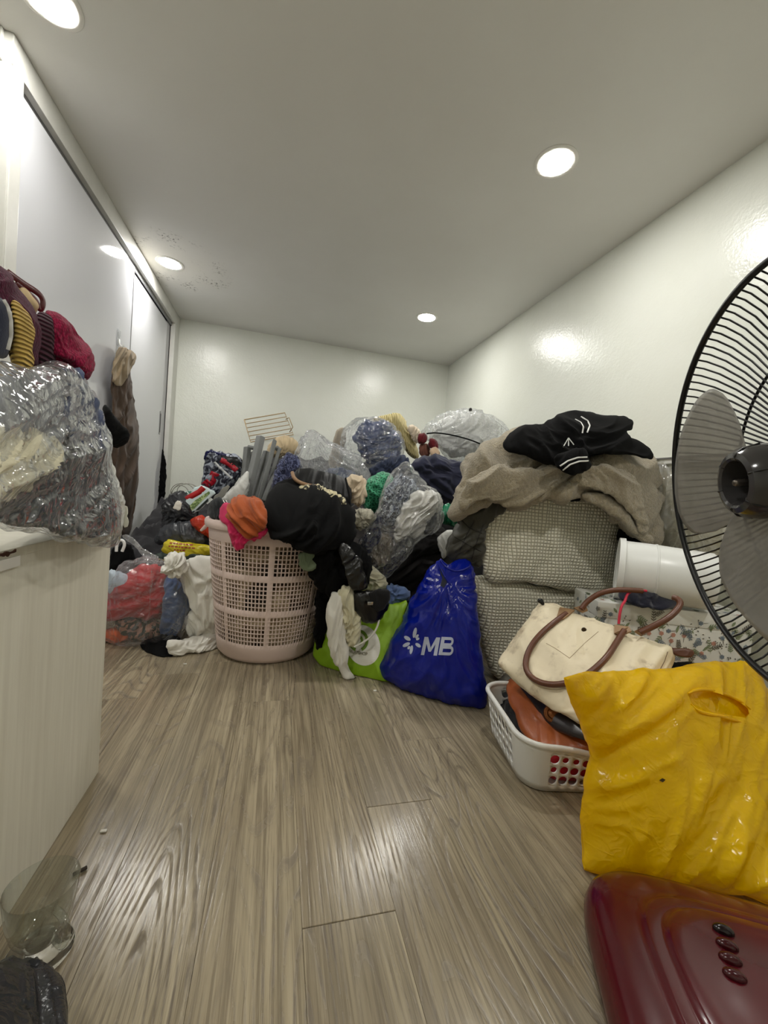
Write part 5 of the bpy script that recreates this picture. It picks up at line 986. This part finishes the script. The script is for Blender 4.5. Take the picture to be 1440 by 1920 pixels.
if sp_ is not None: autosmooth(MB().lathe([(0, .003), (.005, .003), (.0065, .0), (.0065, -.004), (0, -.004)], 20, sp_, axis=CAM-sp_).build('snap', plain('snap_bronze', (70, 56, 40), .3, Metallic=.8), tt), 40)
for ln in ([(1024, 1206), (1042, 1216), (1068, 1234)], [(1068, 1234), (1096, 1206), (1122, 1184)]): strip('pocket_seam', ttr, ln, .0012, plain('seam_tan', (178, 160, 128), .8), tbo, off=.001)
strip('side_seam', ttr, [(1252, 1222), (1246, 1240), (1234, 1262)], .0016, plain('seam_brown', (110, 88, 62), .8), tbo, off=.001)
soft('zip_end', [(1254, 1216, .76), (1264, 1214, .755), (1296, 1216, .735), (1301, 1226, .73), (1296, 1234, .728), (1266, 1232, .745)], 0, T=.007, Tb=.007, prof=(4, 2.4), amp=.001, mat=plain('tip_brown', (84, 48, 30), .4), parent=tt, label='brown leather zip end')
soft('zip_pull', [(1008, 1128, 1.01), (1013, 1122, 1.01), (1022, 1130, 1.005), (1018, 1136, 1.005)], 0, T=.004, amp=.0, mat=LEATHER_BLK, parent=tt)

# ================================================================ yellow plastic bag
ylm = bagplastic('yellow_bag', (255, 214, 0), .2, .85, .42, .5)
FY = lambda x, y: onz(x, y, .008)[1]
yb = soft('yellow_bag', [(1061, 1273, .63), (1100, 1262, .64), (1160, 1260, .655), (1220, 1258, .67), (1272, 1257, .68), (1332, 1246, .70), (1400, 1242, .71), (1424, 1272, .70), (1446, 1312, .69), (1500, 1330, .67), (1570, 1500, .58), (1600, 1758, FY(1600, 1758)), (1440, 1692, FY(1440, 1692)), (1300, 1660, FY(1300, 1660)), (1200, 1646, FY(1200, 1646)), (1130, 1634, FY(1130, 1634)), (1100, 1626, FY(1100, 1626)), (1094, 1585, .59), (1092, 1540, .60), (1100, 1470, .615), (1113, 1402, .63), (1100, 1372, .63), (1072, 1316, .63)], 0,
    T=.060, Tb=.07, prof=(3.2, 1.45), amp=.0175, lam=.13, ang=62, st=2.0, style='plastic', it=0, mat=ylm, jit=.0015, label='bright yellow plastic bag standing in front of the white basket', cat='bag', N=240, R=60, edge=.35, fine=.0)
bpy.context.view_layer.update()
ty2 = bvh(yb)
hole = [(1290, 1302), (1296, 1297), (1310, 1294), (1332, 1296), (1360, 1304), (1386, 1316), (1402, 1328), (1405, 1338), (1398, 1346), (1380, 1343), (1350, 1338), (1322, 1336), (1306, 1330), (1296, 1318)]
hv = [hit(ty2, x, y, 0) for x, y in hole]
if all(h is not None for h in hv):
    c_ = np.mean(hv, 0); d_ = (CAM-c_)/np.linalg.norm(CAM-c_); n_ = len(hv)
    cut = mesh_obj('cutter', np.array([p+d_*.03 for p in hv]+[p-d_*.028 for p in hv]), [list(range(n_)), list(range(n_, 2*n_))[::-1]]+[[k, n_+k, n_+(k+1) % n_, (k+1) % n_] for k in range(n_)], None, None, False)
    bm_ = bmesh.new(); bm_.from_mesh(cut.data); bmesh.ops.recalc_face_normals(bm_, faces=bm_.faces[:]); bm_.to_mesh(cut.data); bm_.free()
    patch('tear_shade', ty2, [(1236, 1463), (1242, 1459), (1248, 1462), (1243, 1467)], plain('tear_shade_paint', (60, 46, 6), .8), yb, .002, 1, label='small dark patch painted for the shade in a torn spot')  # no real hole here: its shaded inside is painted as a dark patch
    bo = yb.modifiers.new('handle_hole', 'BOOLEAN'); bo.operation = 'DIFFERENCE'; bo.object = cut; bo.solver = 'EXACT'
    me2 = bpy.data.meshes.new_from_object(yb.evaluated_get(bpy.context.evaluated_depsgraph_get())); yb.modifiers.clear(); yb.data = me2; bpy.data.objects.remove(cut)
    if not me2.materials or me2.materials[0] is None: me2.materials.clear(); me2.materials.append(ylm)
    autosmooth(yb, 65)
    tubepx_h = lambda pts, lift: [np.array(hit(ty2, x, y, lift)) for x, y in pts]
    for pts in ([(1290, 1300), (1306, 1292), (1334, 1293), (1366, 1303), (1392, 1316), (1408, 1330)], [(1296, 1320), (1308, 1333), (1330, 1339), (1352, 1342), (1378, 1350), (1398, 1356)]):
        W = resample(smooth_line(np.array(tubepx_h(pts, .001))), 30, False); autosmooth(MB().tube(W, np.interp(np.linspace(0, 1, 30), [0, .15, .8, 1], [.0015, .004, .004, .001]), 8).build('handle_lip', ylm, yb), 60)

# ================================================================ standing fan
fn = np.array([math.cos(-.156)*math.cos(2.645), math.cos(-.156)*math.sin(2.645), math.sin(-.156)])
SC = .25/.225; FC = CAM+(np.array([.504, .305, .690])-CAM)*SC; FRad = .25
fu = np.cross([0, 0, 1.0], fn); fu /= np.linalg.norm(fu); fv = np.cross(fn, fu)
def FL(P): P = np.asarray(P, float).reshape(-1, 3); return FC+P[:, :1]*fu+P[:, 1:2]*fv+P[:, 2:]*fn
PB = FC-fn*.15; PB = np.array([PB[0], PB[1], 0])
fan = empty('standing_fan', PB, 'black standing fan without its front grille on a dark red base', 'fan')
FB = plain('fan_black', (16, 16, 17), .35); FG = plain('hub_grey', (62, 60, 60), .14, .05)
def ring(r, z, rad, n=96): return FL([(r*math.cos(a), r*math.sin(a), z) for a in np.linspace(0, 2*PI, n, endpoint=False)]), rad
P_, r_ = ring(FRad, 0, .0045); gr = MB().tube(P_, r_, 8, True).build('rear_grille', FB, fan, True)
for r0, z0 in ((.168, -.052), (.085, -.062)):
    P_, r_ = ring(r0, z0, .0022); MB().tube(P_, r_, 6, True).build('ring', FB, gr, True)
sp0 = None; NS = 126
prof = [(.250, 0.0), (.241, -.012), (.222, -.026), (.192, -.039), (.155, -.049), (.11, -.057), (.055, -.063)]
for k in range(NS):
    a = 2*PI*k/NS; ca, sa = math.cos(a), math.sin(a)
    MB().tube(FL([(r*ca, r*sa, z) for r, z in prof]), .0013, 4).build('spoke', FB, gr, True)
def blademat():
    t = NT('smoke_plastic'); co = t.coords(); tr = t.n('ShaderNodeBsdfTransparent'); tr.inputs[0].default_value = lin((206, 204, 200))
    p = t.pbr(t.ramp(t.noise(co, 16, 4), [(.3, lin((158, 155, 149))), (.7, lin((182, 179, 173)))]), .3); mx = t.n('ShaderNodeMixShader', i0=.50); t.l(tr.outputs[0], mx.inputs[1]); t.l(p, mx.inputs[2]); return t.done(mx.outputs[0])
BLM = blademat()
OUT_T = np.radians([104, 110, 118, 130, 143, 160, 172, 182, 190, 196, 201, 205, 208]); OUT_R = np.array([.30, .48, .59, .655, .71, .80, .87, .93, .955, .94, .87, .70, .36])*.25
for k in range(3):
    nr, nt = 16, 40; V = []
    for i in range(nr+1):
        for j in range(nt+1):
            q = j/nt; th_ = OUT_T[0]+(OUT_T[-1]-OUT_T[0])*q; ro = np.interp(th_, OUT_T, OUT_R); r = .038+(ro-.038)*i/nr; a = th_-k*2*PI/3
            V.append((r*math.cos(a), r*math.sin(a), .020-.034*q+.010*math.sin(PI*q)+.006*(r/.25)))
    Fc = [[i*(nt+1)+j, i*(nt+1)+j+1, (i+1)*(nt+1)+j+1, (i+1)*(nt+1)+j] for i in range(nr) for j in range(nt)]
    bl_ = mesh_obj('blade', FL(V), Fc, BLM, fan); so = bl_.modifiers.new('thickness', 'SOLIDIFY'); so.thickness = .0016
hubp = [(0, -.02), (.041, -.02), (.044, -.012), (.0445, .018), (.042, .032), (.036, .041), (.030, .043), (.027, .041), (.026, .036), (.025, .012), (.008, .010), (.008, .016), (0, .016)]
hub = MB().lathe(hubp, 64, FC, axis=fn).build('hub', FG, fan); autosmooth(hub, 35)
MB().lathe([(0, .012), (.0042, .012), (.0042, .040), (.003, .042), (0, .042)], 20, FC, axis=fn).build('shaft', plain('shaft_steel', (120, 112, 104), .3, Metallic=.9), hub, True)
for k in range(6):
    a = k*PI/3+.3; MB().tube(FL([(.0268*math.cos(a), .0268*math.sin(a), .0405), (.032*math.cos(a), .032*math.sin(a), .0432), (.0405*math.cos(a), .0405*math.sin(a), .0358), (.0448*math.cos(a), .0448*math.sin(a), .019)]), .0011, 5).build('rib', FB, hub, True)
autosmooth(MB().lathe([(0, -.065), (.056, -.066), (.066, -.072), (.068, -.10), (.062, -.16), (.045, -.185), (0, -.19)], 40, FC, axis=fn).build('motor_housing', FB, fan), 40)
MB().tube([(PB[0], PB[1], .06), (PB[0], PB[1], FC[2]-.02)], .014, 20).build('pole', FB, fan, True)
RED = plain('base_red', (80, 9, 20), .2, .06, Coat__Weight=.3, Coat__Roughness=.1)
bang = math.atan2(fn[1], fn[0]); NB = 128; BC = PB+np.array([fn[0], fn[1], 0])/math.hypot(fn[0], fn[1])*.055
bp = [(.0, .0), (.97, .0), (1.0, .006), (1.005, .02), (.985, .038), (.94, .050), (.86, .057), (.74, .0615), (.70, .062), (.69, .0655), (.675, .0665), (.62, .067), (.60, .067), (.585, .0735), (.57, .075), (.50, .077), (.46, .0775), (.42, .079), (.30, .0795), (.18, .080), (0, .080)]
V = []
for s_, z in bp:
    for k in range(NB):
        a = 2*PI*k/NB; e = 2/(2+2.6*min(1, max(0, (s_-.35)/.5))); cx_, sx_ = math.cos(a), math.sin(a)
        x = .215*s_*math.copysign(abs(cx_)**e, cx_); y = .185*s_*math.copysign(abs(sx_)**e, sx_)
        V.append((BC[0]+x*math.cos(bang)-y*math.sin(bang), BC[1]+x*math.sin(bang)+y*math.cos(bang), z+.001))
Fc = [[i*NB+k, i*NB+(k+1) % NB, (i+1)*NB+(k+1) % NB, (i+1)*NB+k] for i in range(len(bp)-1) for k in range(NB)]
base_o = mesh_obj('base', V, Fc, RED, fan)
BTN = plain('button_red', (62, 8, 16), .2); BTK = plain('button_black', (26, 12, 14), .2)
for k, (bx0, by0) in enumerate([(1356, 1748), (1363, 1776), (1369, 1803), (1377, 1834)]):
    p_ = onz(bx0, by0, .078); b_ = MB().lathe([(math.cos(a)*1, math.sin(a)*.9) for a in np.linspace(-.6, PI/2, 10)], 24); Vv = np.concatenate(b_.v)
    Vv = np.array([(v[0]*.013, v[1]*.0075, v[2]*.008) for v in Vv]); ca, sa = math.cos(-.55), math.sin(-.55)
    Vv = np.stack([p_[0]+Vv[:, 0]*ca-Vv[:, 1]*sa, p_[1]+Vv[:, 0]*sa+Vv[:, 1]*ca, p_[2]+.003+Vv[:, 2]], 1); mesh_obj('button', Vv, b_.f, BTK if k == 0 else BTN, fan)

# ================================================================ glass, dark bag and bits at the lower left
def glassmat():
    t = NT('clear_glass'); return t.done(t.pbr((1, 1, 1, 1), .02, None, Transmission__Weight=1.0, IOR=1.46))
def thinglass():
    t = NT('thin_glass'); tr = t.n('ShaderNodeBsdfTransparent'); tr.inputs[0].default_value = lin((247, 249, 247)); gl = t.n('ShaderNodeBsdfGlossy', Roughness=.03)
    fr = t.n('ShaderNodeLayerWeight', Blend=.5); mx = t.n('ShaderNodeMixShader'); t.l(t.math('ADD', .07, t.math('MULTIPLY', t.math('POWER', fr.outputs['Facing'], 3.0), .85)), mx.inputs[0]); t.l(tr.outputs[0], mx.inputs[1]); t.l(gl.outputs[0], mx.inputs[2]); return t.done(mx.outputs[0])
GL = thinglass(); gp = np.array([-.262, .592, 0])
gm = empty('glass_mug', gp, 'footed clear glass mug on the floor beside the low cabinet', 'mug')
RG = NT('solid_glass'); RG = RG.done(RG.pbr((1, 1, 1, 1), .02, None, Transmission__Weight=1.0, IOR=1.45))
gpro = [(.017, .0225), (.023, .026), (.031, .040), (.036, .060), (.0405, .098), (.0400, .0995), (.0385, .098), (.0335, .060), (.028, .042), (.017, .030), (0, .027)]
autosmooth(MB().lathe(gpro, 64, gp).build('bowl', GL, gm), 60)
autosmooth(MB().lathe([(0, .001), (.036, .001), (.038, .004), (.034, .008), (.017, .012), (.014, .018), (.017, .0225), (0, .024)], 64, gp).build('foot', RG, gm), 60)
hd = np.array([.75, -.66, 0]); autosmooth(MB().tube(resample(smooth_line(np.array([gp+hd*.037+[0, 0, .082], gp+hd*.057+[0, 0, .082], gp+hd*.063+[0, 0, .062], gp+hd*.054+[0, 0, .042], gp+hd*.031+[0, 0, .044]])), 30, False), .0045, 10).build('handle', GL, gm), 60)
soft('black_bag', [(-60, 1816, .46), (0, 1809, .47), (60, 1807, .49), (96, 1816, .50), (120, 1840, .49), (131, 1872, .475), (129, 1906, .45), (118, 1965, .41), (20, 2000, .38), (-60, 1980, .38)], 0, T=.02, Tb=.03, prof=(3, 2), amp=.008, lam=.05, ang=30, style='plastic', mat=bagplastic('black_bag', (52, 53, 56)), label='crumpled black plastic bag on the floor at the lower left corner', cat='bag')
p0, p1 = onz(137, 1640, .004), onz(163, 1626, .004); tag(MB().tube([p0, p1], .0028, 8).build('stick', plain('stick_brown', (48, 38, 28), .7), None, True), 'short dark stick lying on the floor beyond the glass mug', 'stick')
for px_, py_, lb in [(703, 1296, 'tiny white scrap on the floor in front of the blue bag'), (347, 1246, 'tiny white scrap on the floor left of the pink basket'), (194, 1560, 'thin white scrap on the floor near the cabinet corner')]:
    p_ = onz(px_, py_, 0); sc_ = autosmooth(MB().box(p_[0]-.005, p_[0]+.005, p_[1]-.003, p_[1]+.003, .0005, .0035, .0012).build('paper_scrap', WHITE), 30)
    tag(sc_, lb, 'scrap')
